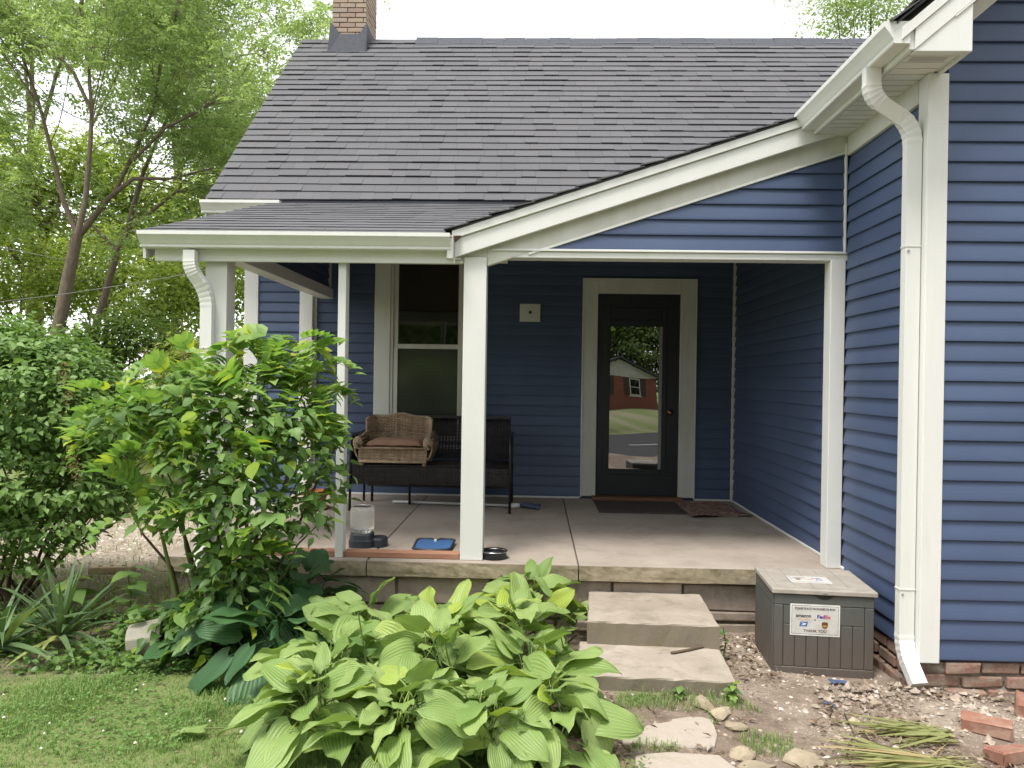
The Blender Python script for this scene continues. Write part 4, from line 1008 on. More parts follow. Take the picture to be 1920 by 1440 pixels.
# ---- steel bowl
bo = thing('pet_bowl', 'steel pet bowl with a black rubber skirt beside the square white post', 'bowl', (-0.262, 5.09, ZF))
MB().lathe([(0.080, 0.001), (0.090, 0.006), (0.080, 0.040), (0.084, 0.043)], (-0.262, 5.09, ZF), 28).build('rubber_skirt', M['blackplastic'], bo, smooth=True)
MB().lathe([(0.060, 0.0405), (0.084, 0.0435), (0.092, 0.0475), (0.088, 0.052), (0.078, 0.047), (0.066, 0.024), (0.0, 0.020)], (-0.262, 5.09, ZF), 32).build('steel_dish', M['steel'], bo, smooth=True)
# ---- mop
mo = thing('floor_mop', 'floor mop with a white pole and blue head lying under the bench', 'mop', (-0.7, 7.2, ZF))
MB().tube([(-1.34, 7.24, ZF+0.016), (-0.20, 7.12, ZF+0.020)], 0.012, 8).build('pole', M['polewhite'], mo, smooth=True)
MB().tube([(-0.21, 7.121, ZF+0.022), (-0.13, 7.112, ZF+0.022)], [0.024, 0.020], 10).build('socket', M['polewhite'], mo, smooth=True)
mb = MB(); rr2 = random.Random(3)
for k in range(26):
    a = rr2.uniform(-0.5, 0.5); L = rr2.uniform(0.12, 0.20)
    mb.tube([(-0.14, 7.112, ZF+0.028), (-0.08, 7.10+a*0.09, ZF+rr2.uniform(0.022, 0.045)), (-0.14+L, 7.09+a*0.22, ZF+rr2.uniform(0.010, 0.022))], 0.010, 5)
mb.build('mop_head', M['mophead'], mo, smooth=True)
# ---- terracotta pot
tp = thing('terracotta_pot', 'terracotta flower pot on the porch behind the leafy bush', 'flower pot', (-1.97, 6.85, ZF))
MB().lathe([(0.075, 0.001), (0.10, 0.12), (0.104, 0.122), (0.118, 0.125), (0.120, 0.165), (0.108, 0.167), (0.102, 0.14), (0.0, 0.13)], (-1.97, 6.85, ZF), 28).build('pot', M['terracotta'], tp)
MB().lathe([(0.11, 0.002), (0.13, 0.02), (0.126, 0.024), (0.08, 0.008)], (-1.97, 6.85, ZF), 28).build('saucer', M['terracotta'], tp)
# ---- door mat and rug
tag(MB().box(0.585, 1.375, 6.93, 7.60, ZF+0.001, ZF+0.013).build('doormat', M['mat'], bevel=0.004), 'dark rectangular doormat in front of the black door', 'doormat')
k1, k2 = 34, 40; U, W = np.meshgrid(np.linspace(0, 1, k1), np.linspace(0, 1, k2))
X = 1.39 + U*0.50 - 0.06*(W-0.5)*U + 0.05*(fbm(W*3, U*2)-.5); Y = 6.72 + W*0.84 + 0.06*np.sin(U*3) + 0.05*(fbm(U*3+4, W*3)-.5) - 0.12*U*(1-W)*-1
Z = ZF + 0.006 + 0.030*np.clip(fbm(U*3.0+2, W*4+7, 3)-0.42, 0, 1)*2 + 0.012*np.abs(np.sin(U*9+W*4))*fbm(U*2, W*2)
VV = np.stack([X, Y, Z], -1).reshape(-1, 3); ix = (np.arange(k2-1)[:, None]*k1 + np.arange(k1-1)).ravel(); q = np.stack([ix, ix+1, ix+1+k1, ix+k1], 1)
bt = VV.copy(); bt[:, 2] -= 0.0055
rim = [j for j in range(k1)] + [i*k1+k1-1 for i in range(1, k2)] + [(k2-1)*k1+j for j in range(k1-2, -1, -1)] + [i*k1 for i in range(k2-2, 0, -1)]
sd = np.array([(rim[i], rim[(i+1) % len(rim)], rim[(i+1) % len(rim)]+k1*k2, rim[i]+k1*k2) for i in range(len(rim))])
tag(np_obj('porch_rug', np.vstack([VV, bt]), np.vstack([q, q[:, ::-1]+k1*k2, sd[:, ::-1]]), M['rug'], smooth=True), 'rumpled brown and cream patterned rug beside the doormat', 'rug')

# ================================================================ storage box with signs
bxr = thing('storage_box', 'grey resin parcel storage box with light lid and delivery signs', 'storage box', (1.59, 4.5, 0))
X0, X1, Y0, Y1 = 1.325, 1.860, 4.245, 4.735; Z0 = 0.005; ZL = 0.455
MB().loft([(X0+0.008, Y0+0.008, Z0), (X1-0.008, Y0+0.008, Z0), (X1-0.008, Y1-0.01, Z0), (X0+0.008, Y1-0.01, Z0)],
          [(X0+0.004, Y0+0.006, ZL), (X1-0.004, Y0+0.006, ZL), (X1-0.004, Y1, ZL), (X0+0.004, Y1, ZL)]).build('body', M['boxresin'], bxr, bevel=0.008, seg=2)
fy0, fy1 = Y0-0.001, Y0+0.012
bands = [(0.010, 0.055), (0.395, 0.452)]
for a, b in bands: box_part('band', M['boxresin'], bxr, X0+0.006, X1-0.006, Y0-0.003, fy1, a, b, 0.003)
for xa, xb in ((X0+0.006, X0+0.052), (X1-0.052, X1-0.006)): box_part('corner_panel', M['boxresin'], bxr, xa, xb, Y0-0.003, fy1, 0.0575, 0.3925, 0.003)
nx_ = 7; xw = (X1-X0-0.108)/nx_
for k in range(nx_):
    xa = X0+0.054+k*xw
    box_part('plank', M['boxresin'], bxr, xa+0.0012, xa+xw-0.0012, Y0-0.0015, fy1, 0.0575, 0.288, 0.0025)
box_part('upper_panel', M['boxresin'], bxr, X0+0.0545, X1-0.0545, Y0-0.0015, fy1, 0.2905, 0.3925, 0.003)
for k in range(6):
    ya = Y0+0.012+k*0.079
    box_part('side_plank', M['boxresin'], bxr, X0-0.003, X0+0.012, ya+0.0015, ya+0.0775, 0.02, 0.39, 0.0025)
box_part('side_band', M['boxresin'], bxr, X0-0.004, X0+0.012, Y0+0.012, Y1-0.012, 0.3925, 0.45, 0.003)
lid = MB().box(X0-0.010, X1+0.010, Y0-0.016, Y1+0.004, ZL+0.001, ZL+0.028).build('lid', M['boxlid'], bxr, bevel=0.005, seg=2)
for k in range(5):
    a = X0+0.03+k*0.097
    box_part('lid_plank', M['boxlid'], lid, a, a+0.093, Y0+0.025, Y1-0.03, ZL+0.0275, ZL+0.031, 0.002)
hc = (X0+X1)/2
MB().prism([(hc-0.058+0.116*t, Y0-0.0045, ZL-0.002-0.024*math.sin(PI*t)) for t in [i/10 for i in range(11)]], (0, 0.002, 0)).build('handle_recess_shade', M['ink'], bxr)  # raised ink plate paints the shade of a handle recess
box_part('latch', M['grey'], bxr, hc-0.012, hc+0.012, Y0-0.019, Y0-0.015, ZL+0.009, ZL+0.018, 0.001)
def text_mesh(body, size, bold=0.0):
    cu = bpy.data.curves.new('t', 'FONT'); cu.body = body; cu.size = size; cu.align_x = 'CENTER'; cu.align_y = 'CENTER'; cu.offset = bold; cu.resolution_u = 3; cu.extrude = 0.0002
    o = bpy.data.objects.new('t', cu); col.objects.link(o); dg = bpy.context.evaluated_depsgraph_get(); dg.update()
    me = bpy.data.meshes.new_from_object(o.evaluated_get(dg)); bpy.data.objects.remove(o); bpy.data.curves.remove(cu); return me
def put_text(body, size, x, y, mat, parent, F, w_=None, bold=0.0, name='lettering', shear=0):
    me = text_mesh(body, size, bold)
    if w_:
        xs = [v.co.x for v in me.vertices]; k = w_/(max(xs)-min(xs))
        for v in me.vertices: v.co.x *= k
    for v in me.vertices:
        v.co = F @ Vector((x + v.co.x, y + v.co.y, 0.0012 + v.co.z))
    me.materials.clear(); me.materials.append(mat)
    return link(bpy.data.objects.new(name, me), parent)
def put_poly(pts, mat, parent, F, name, h=0.0014):
    a = [F @ Vector((x, y, 0.0002)) for x, y in pts]; b = [F @ Vector((x, y, h)) for x, y in pts]
    return MB().loft(a, b).build(name, mat, parent)
def sign(F, W_, H_, parent, lid_sign=False):
    hw_, hh_ = W_/2, H_/2
    a = [F @ Vector((x, y, z)) for z in (-0.003,) for x, y in ((-hw_, -hh_), (hw_, -hh_), (hw_, hh_), (-hw_, hh_))]
    b = [F @ Vector((x, y, 0.0)) for x, y in ((-hw_, -hh_), (hw_, -hh_), (hw_, hh_), (-hw_, hh_))]
    s = MB().loft(a, b).build('delivery_sign', M['signedge'], parent)
    def rect_(x0, x1, y0, y1, mat, name, h=0.0008): return put_poly([(x0, y0), (x1, y0), (x1, y1), (x0, y1)], mat, s, F, name, h)
    e = 0.0075
    rect_(-hw_+e, hw_-e, -hh_+e, hh_-e, M['ink'], 'sign_border', 0.0004)
    e = 0.0095
    rect_(-hw_+e, hw_-e, -hh_+e, hh_-e, M['signwhite'], 'sign_face', 0.0008)
    k = W_/0.262
    if not lid_sign:
        put_text('PLEASE PLACE PACKAGES IN BOX', 0.017*k, 0, 0.061*k, M['ink'], s, F, 0.212*k, 0.0004)
        rect_(-0.105*k, 0.105*k, 0.0475*k, 0.0485*k, M['ink'], 'rule')
        put_text('amazon', 0.026*k, -0.061*k, 0.022*k, M['ink'], s, F, 0.080*k, 0.0006)
        put_poly([(-0.085*k+0.048*k*t, 0.0075*k-0.006*k*math.sin(PI*t)) for t in [i/8 for i in range(9)]] + [(-0.037*k-0.048*k*t, 0.0075*k-0.0095*k*math.sin(PI*(1-t))) for t in [i/8 for i in range(9)]][1:-1], M['orange'], s, F, 'smile_mark')
        put_text('Fed', 0.027*k, 0.031*k, 0.019*k, M['purple'], s, F, 0.040*k, 0.0010)
        put_text('Ex', 0.027*k, 0.067*k, 0.0185*k, M['red'], s, F, 0.030*k, 0.0010)
        rect_(-0.0008, 0.0008, 0.010*k, 0.042*k, M['grey'], 'rule')
        rect_(-0.105*k, -0.015*k, -0.001*k, 0.0*k, M['grey'], 'rule'); rect_(0.015*k, 0.105*k, -0.001*k, 0.0*k, M['grey'], 'rule')
        MBc = [(0.006*k*math.cos(2*PI*j/14), 0.001*k+0.006*k*math.sin(2*PI*j/14)) for j in range(14)]; put_poly(MBc, M['grey'], s, F, 'centre_mark')
        c = (-0.058*k, -0.024*k)
    else:
        put_text('amazon', 0.020*k, -0.055*k, 0.030*k, M['ink'], s, F, 0.080*k, 0.0005)
        put_text('FedEx', 0.022*k, 0.055*k, 0.030*k, M['purple'], s, F, 0.060*k, 0.0006)
        put_poly([(-0.02*k+0.055*k*t, -0.006*k-0.008*k*math.sin(PI*t)) for t in [i/8 for i in range(9)]] + [(0.035*k-0.055*k*t, -0.006*k+0.010*k*math.sin(PI*(1-t))) for t in [i/8 for i in range(9)]][1:-1], M['orange'], s, F, 'orange_mark')
        c = (0.068*k, -0.008*k)
    # postal emblem: slanted blue panel with a white swept shape
    q = [(-0.025, -0.012), (0.015, -0.012), (0.022, 0.014), (-0.018, 0.014)]
    put_poly([(c[0]+x*k, c[1]+y*k) for x, y in q], M['uspsblue'], s, F, 'postal_emblem', 0.0013)
    q = [(-0.015, 0.009), (0.016, 0.004), (0.006, -0.001), (0.010, -0.003), (-0.016, -0.007), (-0.004, 0.002)]
    put_poly([(c[0]+x*k, c[1]+y*k) for x, y in q], M['signedge'], s, F, 'eagle_mark', 0.0017)
    c = (0.052*k, -0.027*k) if not lid_sign else (-0.072*k, -0.010*k)
    q = [(-0.016, 0.016), (-0.006, 0.0185), (0.006, 0.0185), (0.016, 0.016), (0.016, -0.004), (0.011, -0.013), (0, -0.0185), (-0.011, -0.013), (-0.016, -0.004)]
    put_poly([(c[0]+x*k, c[1]+y*k) for x, y in q], M['brown'], s, F, 'shield_emblem', 0.0013)
    put_text('ups', 0.019*k, c[0], c[1]-0.001*k, M['gold'], s, F, 0.024*k, 0.0004)
    if not lid_sign:
        put_text('THANK YOU', 0.021*k, 0, -0.060*k, M['ink'], s, F, 0.122*k, 0.0003)
    return s
Ff = Matrix.Translation((1.545, Y0-0.0035, 0.316)) @ Matrix.Rotation(R(90), 4, 'X')
sign(Ff, 0.262, 0.172, bxr)
Fl = Matrix.Translation((1.560, Y0+0.195, ZL+0.0345))
sign(Fl, 0.22, 0.135, bxr, True)
bxr.rotation_euler.z = R(-5); bxr.location.x += 0.022          # it stands a little askew to the slab

# ================================================================ planter, yucca, fallen leaf
pp = hit(282, 1228, Z=0.02)
ov = thing('tipped_planter', 'beige plastic planter tipped on its side by the bush', 'planter', (pp.x, pp.y, float(gz(pp.x, pp.y))), R(10))
Mr = Matrix.Rotation(R(84), 3, 'Y')
MB().lathe([(0.0, 0.0), (0.082, 0.0), (0.090, 0.008), (0.108, 0.165), (0.122, 0.168), (0.122, 0.192), (0.112, 0.194), (0.100, 0.16), (0.084, 0.02), (0.0, 0.014)], (-0.11, 0, 0.10), 10, Mr).build('pot', M['planter'], ov, bevel=0.004, world=False)

def strap_leaf(L, w_, droop, seg=8, fold=0.25, tw=0.0):
    V_ = []; 
    for i in range(seg+1):
        t = i/seg; ww = w_*(1-t**2.2)*min(1, 0.55+t*2.5)*0.5
        x = L*t*math.cos(droop*t*0.6); z = -L*droop*0.45*t*t
        a = tw*t
        V_ += [(x, -ww*math.cos(a), z + ww*fold + ww*math.sin(a)), (x, 0, z), (x, ww*math.cos(a), z + ww*fold - ww*math.sin(a))]
    F_ = []
    for i in range(seg):
        for j in range(2): F_.append((i*3+j, i*3+j+1, (i+1)*3+j+1, (i+1)*3+j))
    return V_, F_
def strap_mesh(name, L, w_, droop, mat, **k):
    V_, F_ = strap_leaf(L, w_, droop, **k); return np_mesh(name, V_, F_, mat, smooth=True)
def aim(loc, az, pitch, roll=0.0, s=1.0):
    return Matrix.Translation(Vector(loc)) @ Matrix.Rotation(az, 4, 'Z') @ Matrix.Rotation(-pitch, 4, 'Y') @ Matrix.Rotation(roll, 4, 'X') @ Matrix.Scale(s, 4)
yv = [strap_mesh('strap_leaf', L, 0.034, d, M['yucca']) for L, d in ((0.42, 0.2), (0.46, 0.5), (0.50, 0.8), (0.45, 1.1), (0.40, 0.05))]
yp = hit(118, 1215, Z=0.0)
yu = thing('yucca_plant', 'spiky yucca with upright green strap leaves under the shrub', 'yucca', (yp.x, yp.y, 0))
rr3 = random.Random(4)
for k in range(46):
    t = k/46; place('strap_leaf', yv[rr3.choice((0, 4, 1)) if t < 0.4 else rr3.choice((1, 2, 3))], yu, aim((rr3.uniform(-.02, .02), rr3.uniform(-.02, .02), 0.06), rr3.uniform(0, 2*PI), R(86 - 70*t + rr3.uniform(-8, 8)), rr3.uniform(-.4, .4), rr3.uniform(0.85, 1.2)))
yu2 = thing('yucca_plant', 'grey-green yucca with long arching leaves at the base of the shrub', 'yucca', (-3.02, 4.25, 0))
for k in range(34):
    t = k/34; place('strap_leaf', yv[rr3.choice((1, 2, 3))], yu2, aim((rr3.uniform(-.02, .02), rr3.uniform(-.02, .02), 0.05), rr3.uniform(0, 2*PI), R(70 - 62*t + rr3.uniform(-8, 8)), rr3.uniform(-.4, .4), rr3.uniform(1.0, 1.5)))
# cut strap leaves lying on the earth
cv = [strap_mesh('strap_leaf', L, wd_, d, M['strap'], fold=0.1, tw=t_) for L, d, wd_, t_ in ((0.36, 0.10, 0.014, 0.5), (0.30, 0.3, 0.012, -0.6), (0.40, 0.2, 0.016, 0.3), (0.33, 0.5, 0.013, 0.9))]
def cut_heap(label, x, y, az0, spread, n, k0, seed):
    r5 = random.Random(seed); t = thing('cut_leaf_heap', label, 'cut leaves', (x, y, float(gz(x, y))))
    for k in range(n):
        ofs = (r5.uniform(-0.05, 0.05), r5.uniform(-.05, .05)); 
        place('strap_leaf', r5.choice(cv), t, aim((ofs[0], ofs[1], 0.010+0.035*r5.random()), az0 + r5.gauss(0, spread*1.2), R(r5.uniform(-3, 5)), r5.uniform(-1.2, 1.2), r5.uniform(0.7, 1.25)*k0))
cut_heap('heap of cut yellow-green strap leaves pointing at the flagstones, nearer the steps', 1.86, 3.50, R(168), 0.24, 44, 1.0, 5)
cut_heap('heap of cut yellow-green strap leaves fanned out on the bare earth', 1.70, 3.22, R(172), 0.30, 80, 1.08, 6)
cut_heap('heap of cut strap leaves bending beside the chipped brick', 1.68, 3.24, R(-10), 0.45, 26, 0.62, 7)

# ================================================================ leaf builders
def frames(n_dir, t_dir):
    n = n_dir/np.linalg.norm(n_dir, axis=1, keepdims=True); t = t_dir - n*np.sum(n*t_dir, 1, keepdims=True)
    t = t/np.maximum(np.linalg.norm(t, axis=1, keepdims=True), 1e-6); return n, t, np.cross(n, t)
T_DIA = (np.array([(0, 0, 0), (0.45, -0.5, 0.10), (1, 0, -0.05), (0.45, 0.5, 0.10)]), np.array([(0, 1, 2, 2), (0, 2, 3, 3)]))
T_LEAF = (np.array([(0, 0, 0), (0.33, 0, -.02), (0.68, 0, -.05), (1, 0, -.16), (0.30, -.5, .09), (0.30, .5, .09), (0.68, -.33, .03), (0.68, .33, .03)]),
          np.array([(0, 4, 1), (0, 1, 5), (1, 4, 6), (1, 6, 2), (1, 2, 7), (1, 7, 5), (2, 6, 3), (2, 3, 7)]))
def leaf_arrays(P, N, T, L, W_, tmpl):
    n, t, b = frames(N, T); tv, tf = tmpl
    V_ = (P[:, None] + t[:, None]*(tv[None, :, 0:1]*L[:, None, None]) + b[:, None]*(tv[None, :, 1:2]*W_[:, None, None]) + n[:, None]*(tv[None, :, 2:3]*L[:, None, None]))
    F_ = tf[None] + (np.arange(len(P))*len(tv))[:, None, None]
    return V_.reshape(-1, 3), F_.reshape(-1, tf.shape[1])
T_DIA3 = (T_DIA[0], np.array([(0, 1, 2), (0, 2, 3)]))
def rdir(n): 
    d = rng.normal(size=(n, 3)); return d/np.linalg.norm(d, axis=1, keepdims=True)
def blob_points(n, c, r, inner=0.45, low=-0.6):
    d = rdir(n); d[:, 2] = np.where(d[:, 2] < low, -d[:, 2], d[:, 2])
    f = inner + (1-inner)*rng.random(n)**0.6
    return np.asarray(c) + d*f[:, None]*np.asarray(r), d
def leafy(name, blobs, n_per, L, ratio, mat, parent=None, tmpl=T_DIA3, up=0.8, out_=0.5, droop=0.35, inner=0.45, world=True, low=-0.6, clump=0.0):
    Ps = []; Ds = []
    for c, r, k in blobs:
        m = int(n_per*k); p, d = blob_points(m, c, r, inner, low)
        if clump > 0:
            kc = max(4, m//45); cc, cd_ = blob_points(kc, c, r, inner, low); w_ = rng.integers(0, kc, m)
            off = rng.normal(size=(m, 3))*clump*np.array([1, 1, 0.55]); p = cc[w_] + off; d = cd_[w_]
        Ps.append(p); Ds.append(d)
    P = np.vstack(Ps); D = np.vstack(Ds); n = len(P)
    N = D*out_ + np.array([0, 0, up]) + rng.normal(size=(n, 3))*0.45
    T = D*np.array([1, 1, 0.2]) + rng.normal(size=(n, 3))*0.6 - np.array([0, 0, droop])
    LL = L*(0.65 + 0.7*rng.random(n)); V_, F_ = leaf_arrays(P, N, T, LL, LL*ratio*(0.85+0.3*rng.random(n)), tmpl)
    return np_obj(name, V_, F_, mat, parent, smooth=len(tmpl[0]) > 4, world=world)
def branches(mb, p0, d0, length, r0, depth, tips, rr, spread=0.6, kids=3, up=0.15, n=6):
    pts = [Vector(p0)]; d = Vector(d0).normalized(); k = 5
    for i in range(k):
        d = (d + Vector((rr.gauss(0, .12), rr.gauss(0, .12), rr.gauss(0, .08) + up*0.15))).normalized(); pts.append(pts[-1] + d*length/k)
    mb.tube(pts, [r0*(1-0.6*i/k) for i in range(k+1)], n, cap=False)
    if depth == 0 or length < 0.25: tips += pts[2:]; return
    for j in range(kids):
        a = pts[rr.randint(2, k)]; nd = (d + Vector((rr.gauss(0, spread), rr.gauss(0, spread), rr.gauss(0.1, spread*0.6)))).normalized()
        branches(mb, a, nd, length*rr.uniform(0.5, 0.75), r0*0.5, depth-1, tips, rr, spread, kids, up, max(4, n-1))
    tips += pts[3:]
def frond_arrays(P, D, L, rr_n, pairs=5):
    """pinnate fronds at P growing along D (drooping); leaflet quads"""
    n = len(P); D = D/np.linalg.norm(D, axis=1, keepdims=True)
    N = np.array([0, 0, 1.0]) + rng.normal(size=(n, 3))*0.35; nn, t, b = frames(N, D)
    Vs = []; Fs = []; base = 0
    for i in range(pairs):
        f = (i+0.6)/pairs
        for s in (-1, 1):
            p = P + t*(L*f)[:, None] - nn*(L*0.35*f*f)[:, None]
            dirs = b*s*0.9 + t*0.45 - nn*0.25 + rng.normal(size=(n, 3))*0.12
            nv = nn + b*s*0.25 + rng.normal(size=(n, 3))*0.2
            ll = L*0.34*(1-0.25*f)*(0.8+0.4*rng.random(n))
            V_, F_ = leaf_arrays(p, nv, dirs, ll, ll*0.46, T_DIA3); Vs.append(V_); Fs.append(F_+base); base += len(V_)
    return np.vstack(Vs), np.vstack(Fs)

# ================================================================ hostas
def hosta_leaf(seed, L=0.20, W_=0.145, pet=0.20):
    r = random.Random(seed); nu, nv = 9, 11; V_ = []; UV = []
    fold = r.uniform(0.18, 0.50); arch = r.uniform(0.3, 0.9); wav = r.uniform(0.03, 0.10); ph = r.uniform(0, 6); asym = r.uniform(-0.15, 0.15); r_w = r.uniform(6, 12); tip = r.uniform(0.0, 0.35)
    def hwid(v): return (v+0.035)**0.40*(1-v)**0.62*1.50
    for i in range(nv):
        v = i/(nv-1); ww = 0.5*W_*min(1.02, hwid(v)) if i < nv-1 else 0.0008
        for j in range(nu):
            u = -1 + 2*j/(nu-1); a = abs(u)
            x = L*v - 0.10*L*(a**1.5)*(1-v)*(1 if v < 0.25 else 0.35); y = ww*u*(1+asym*u)
            z = -arch*L*0.45*v**1.8 + fold*ww*a**1.25 - fold*ww*0.55*a**3 + wav*L*a*a*math.sin(v*r_w+ph+u) - tip*L*max(0, v-0.8)*0.6
            V_.append((x, y, z)); UV.append((u*0.5+0.5, v))
    F_ = [(i*nu+j, i*nu+j+1, (i+1)*nu+j+1, (i+1)*nu+j) for i in range(nv-1) for j in range(nu-1)]
    # petiole
    b = len(V_); k = 4
    for i in range(k+1):
        t = i/k; c = (-pet*t*0.80, 0, -pet*t*t*0.75 - 0.0*t)
        for dy, dz in ((-0.004, 0.003), (0.004, 0.003), (0, -0.003)): V_.append((c[0]+0.012*(1-t), c[1]+dy*(1+t*.6), c[2]+dz)); UV.append((0.25, 0.1))
    for i in range(k):
        for j in range(3): F_.append((b+i*3+j, b+i*3+(j+1) % 3, b+(i+1)*3+(j+1) % 3, b+(i+1)*3+j))
    return np.array(V_), np.array(F_), np.array(UV)
def hosta_variants(mat, n=14, L=0.215, W_=0.195):
    o = []
    for k in range(n):
        V_, F_, UV = hosta_leaf(k*13+1, L*random.uniform(0.9, 1.15), W_*random.uniform(0.85, 1.1)); o.append(np_mesh('hosta_leaf', V_, F_, mat, True, UV))
    return o
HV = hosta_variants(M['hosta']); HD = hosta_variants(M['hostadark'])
def hosta(label, x, y, n, size=1.0, var=None, spread=1.0, seed=0, tall=1.0, z=None):
    r = random.Random(seed*101+7); t = thing('hosta_plant', label, 'hosta', (x, y, float(gz(x, y)) if z is None else z), group='hostas in front of the porch')
    for k in range(n):
        f = (k+0.5)/n                      # 0 heart of the plant .. 1 outer skirt
        az = k*2.39996 + r.gauss(0, 0.25); rad = (0.03 + 0.26*f**0.8)*spread*size
        h = (0.37 - 0.27*f**1.2 + r.uniform(-.03, .03))*size*tall
        pitch = R(38 - 60*f + r.gauss(0, 19)); s = size*r.uniform(0.70, 1.22)*(0.72+0.38*min(1, f*1.8))
        place('leaf', (var or HV)[r.randrange(14)], t, aim((rad*math.cos(az), rad*math.sin(az), h), az + r.gauss(0, 0.45), pitch, r.gauss(0, 0.5), s*1.06))
    return t
hosta('bright hosta on the lawn side of the bed, leaves spilling onto the grass', -0.94, 3.62, 40, 0.86, seed=1)
hosta('bright hosta on the lawn side of the bed, next to the fallen leaf', -0.90, 3.28, 40, 0.86, seed=2)
hosta('bright hosta at the front of the bed next to the flagstones', 0.06, 3.26, 38, 0.86, seed=3)
hosta('bright hosta in the heart of the bed', -0.46, 3.60, 42, 0.9, seed=4, tall=1.12)
hosta('bright hosta on the road side of the bed', -0.52, 3.14, 40, 0.86, seed=13)
hosta('small bright hosta squeezed between the road side and the flagstones', -0.20, 3.12, 36, 0.84, seed=14)
hosta('hosta on the side of the bed facing the lower step', 0.00, 3.66, 38, 0.86, seed=5)
hosta('pale hosta at the back of the bed, tall leaves against the foundation', -0.90, 4.08, 36, 0.88, seed=6, tall=1.1)
hosta('bright hosta behind the heart of the bed', -0.48, 4.02, 38, 0.88, seed=7, tall=1.05)
hosta('hosta between the bed and the tall one by the steps', -0.12, 4.20, 32, 0.86, seed=8, tall=1.05)
hosta('tall hosta against the porch slab beside the upper step', -0.04, 4.66, 46, 0.86, seed=9, tall=1.12, spread=1.5)
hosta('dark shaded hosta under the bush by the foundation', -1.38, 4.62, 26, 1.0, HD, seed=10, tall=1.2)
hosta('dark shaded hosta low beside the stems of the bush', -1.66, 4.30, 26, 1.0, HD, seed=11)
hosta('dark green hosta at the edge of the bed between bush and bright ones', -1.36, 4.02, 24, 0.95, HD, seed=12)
fp = hit(360, 1376, Z=0.03)
fl_ = thing('fallen_leaf', 'single hosta leaf with its stalk lying on the lawn', 'leaf', (fp.x, fp.y, float(gz(fp.x, fp.y))+0.045))
V_, F_, UV = hosta_leaf(3, 0.15, 0.11, 0.02); place('blade', np_mesh('blade', V_, F_, M['hosta'], True, UV), fl_, aim((0.05, 0, 0), R(185), 0, 0.0))
MB().tube([(0.05, 0, 0), (0.16, 0.04, -0.012), (0.27, 0.10, -0.01)], [0.004, 0.004, 0.005], 5).build('stalk', M['greenstem'], fl_, world=False)

# ================================================================ big leafy bush in front of the porch
def ovate(seed, lobed=False, L=1.0):
    r = random.Random(seed)
    if lobed: outl = [(0, 0.02), (0.05, 0.30), (0.28, 0.50), (0.36, 0.34), (0.62, 0.42), (0.66, 0.24), (1.0, 0.0)]
    else: outl = [(0, 0.01), (0.12, 0.26), (0.32, 0.40), (0.52, 0.37), (0.72, 0.25), (0.88, 0.10), (1.0, 0.0)]
    f = r.uniform(0.15, 0.4); dr_ = r.uniform(0.1, 0.4); V_ = []
    for x, w_ in outl:
        z = -dr_*x*x
        for s in (-1, -0.5, 0, 0.5, 1): V_.append((x*L, w_*s*L*r.uniform(0.93, 1.07), (z + f*abs(s)*w_*(1-0.5*abs(s)))*L))
    F_ = [(i*5+j, i*5+j+1, (i+1)*5+j+1, (i+1)*5+j) for i in range(len(outl)-1) for j in range(4)]
    return np_mesh('leaf', V_, F_, None, True)
OV = [ovate(k, k % 3 == 2) for k in range(7)]
for m_ in OV: m_.materials.append(M['bushleaf'])
def compound(seed, pairs=5, L=0.30, ll=0.105):
    r = random.Random(seed); P = []; N = []; T = []; LL = []
    dr_ = r.uniform(0.9, 1.7)
    pt = lambda f: np.array([L*f*math.cos(dr_*f*0.7), 0, -L*dr_*0.55*f*f])
    for i in range(pairs):
        f = 0.25 + 0.70*(i+0.3)/pairs
        for s in (-1, 1):
            P.append(pt(f)); T.append((0.5, s*0.8, -0.38-0.4*f+r.gauss(0, .15))); N.append((0.1+0.2*f, -s*0.25, 1)); LL.append(ll*r.uniform(0.85, 1.1)*(1-0.35*max(0, f-0.6)))
    P.append(pt(1.0)); T.append((0.9, 0, -0.6)); N.append((0.4, 0, 1)); LL.append(ll*0.9)
    P, N, T, LL = map(lambda a: np.array(a, float), (P, N, T, LL)); V_, F_ = leaf_arrays(P, N, T, LL, LL*0.58, T_LEAF)
    mb = MB().tube([pt(f) for f in (0, .25, .5, .75, 1)], [0.0028, .0025, .0022, .0018, .0012], 4, cap=False)
    n0 = len(V_); V2 = np.vstack([V_, np.array(mb.v)]); F2 = [tuple(f) for f in F_] + [tuple(i+n0 for i in f) for f in mb.f]
    me = bpy.data.meshes.new('compound_leaf'); me.from_pydata([tuple(v) for v in V2], [], F2); me.update(); me.materials.append(M['pinnate'])
    for p in me.polygons: p.use_smooth = True
    return me
CV = [compound(k, 4 + k % 2, 0.25+0.03*(k % 4), 0.115+0.010*(k % 3)) for k in range(7)]
bc = hit(392, 1235, Z=0.0)
bush = thing('leafy_bush', 'big leafy bush with pale pinnate top leaves in front of the porch', 'bush', (bc.x, bc.y, 0))
rb = random.Random(21)
def at(px, py, Y): return hit(px, py, Y=Y)
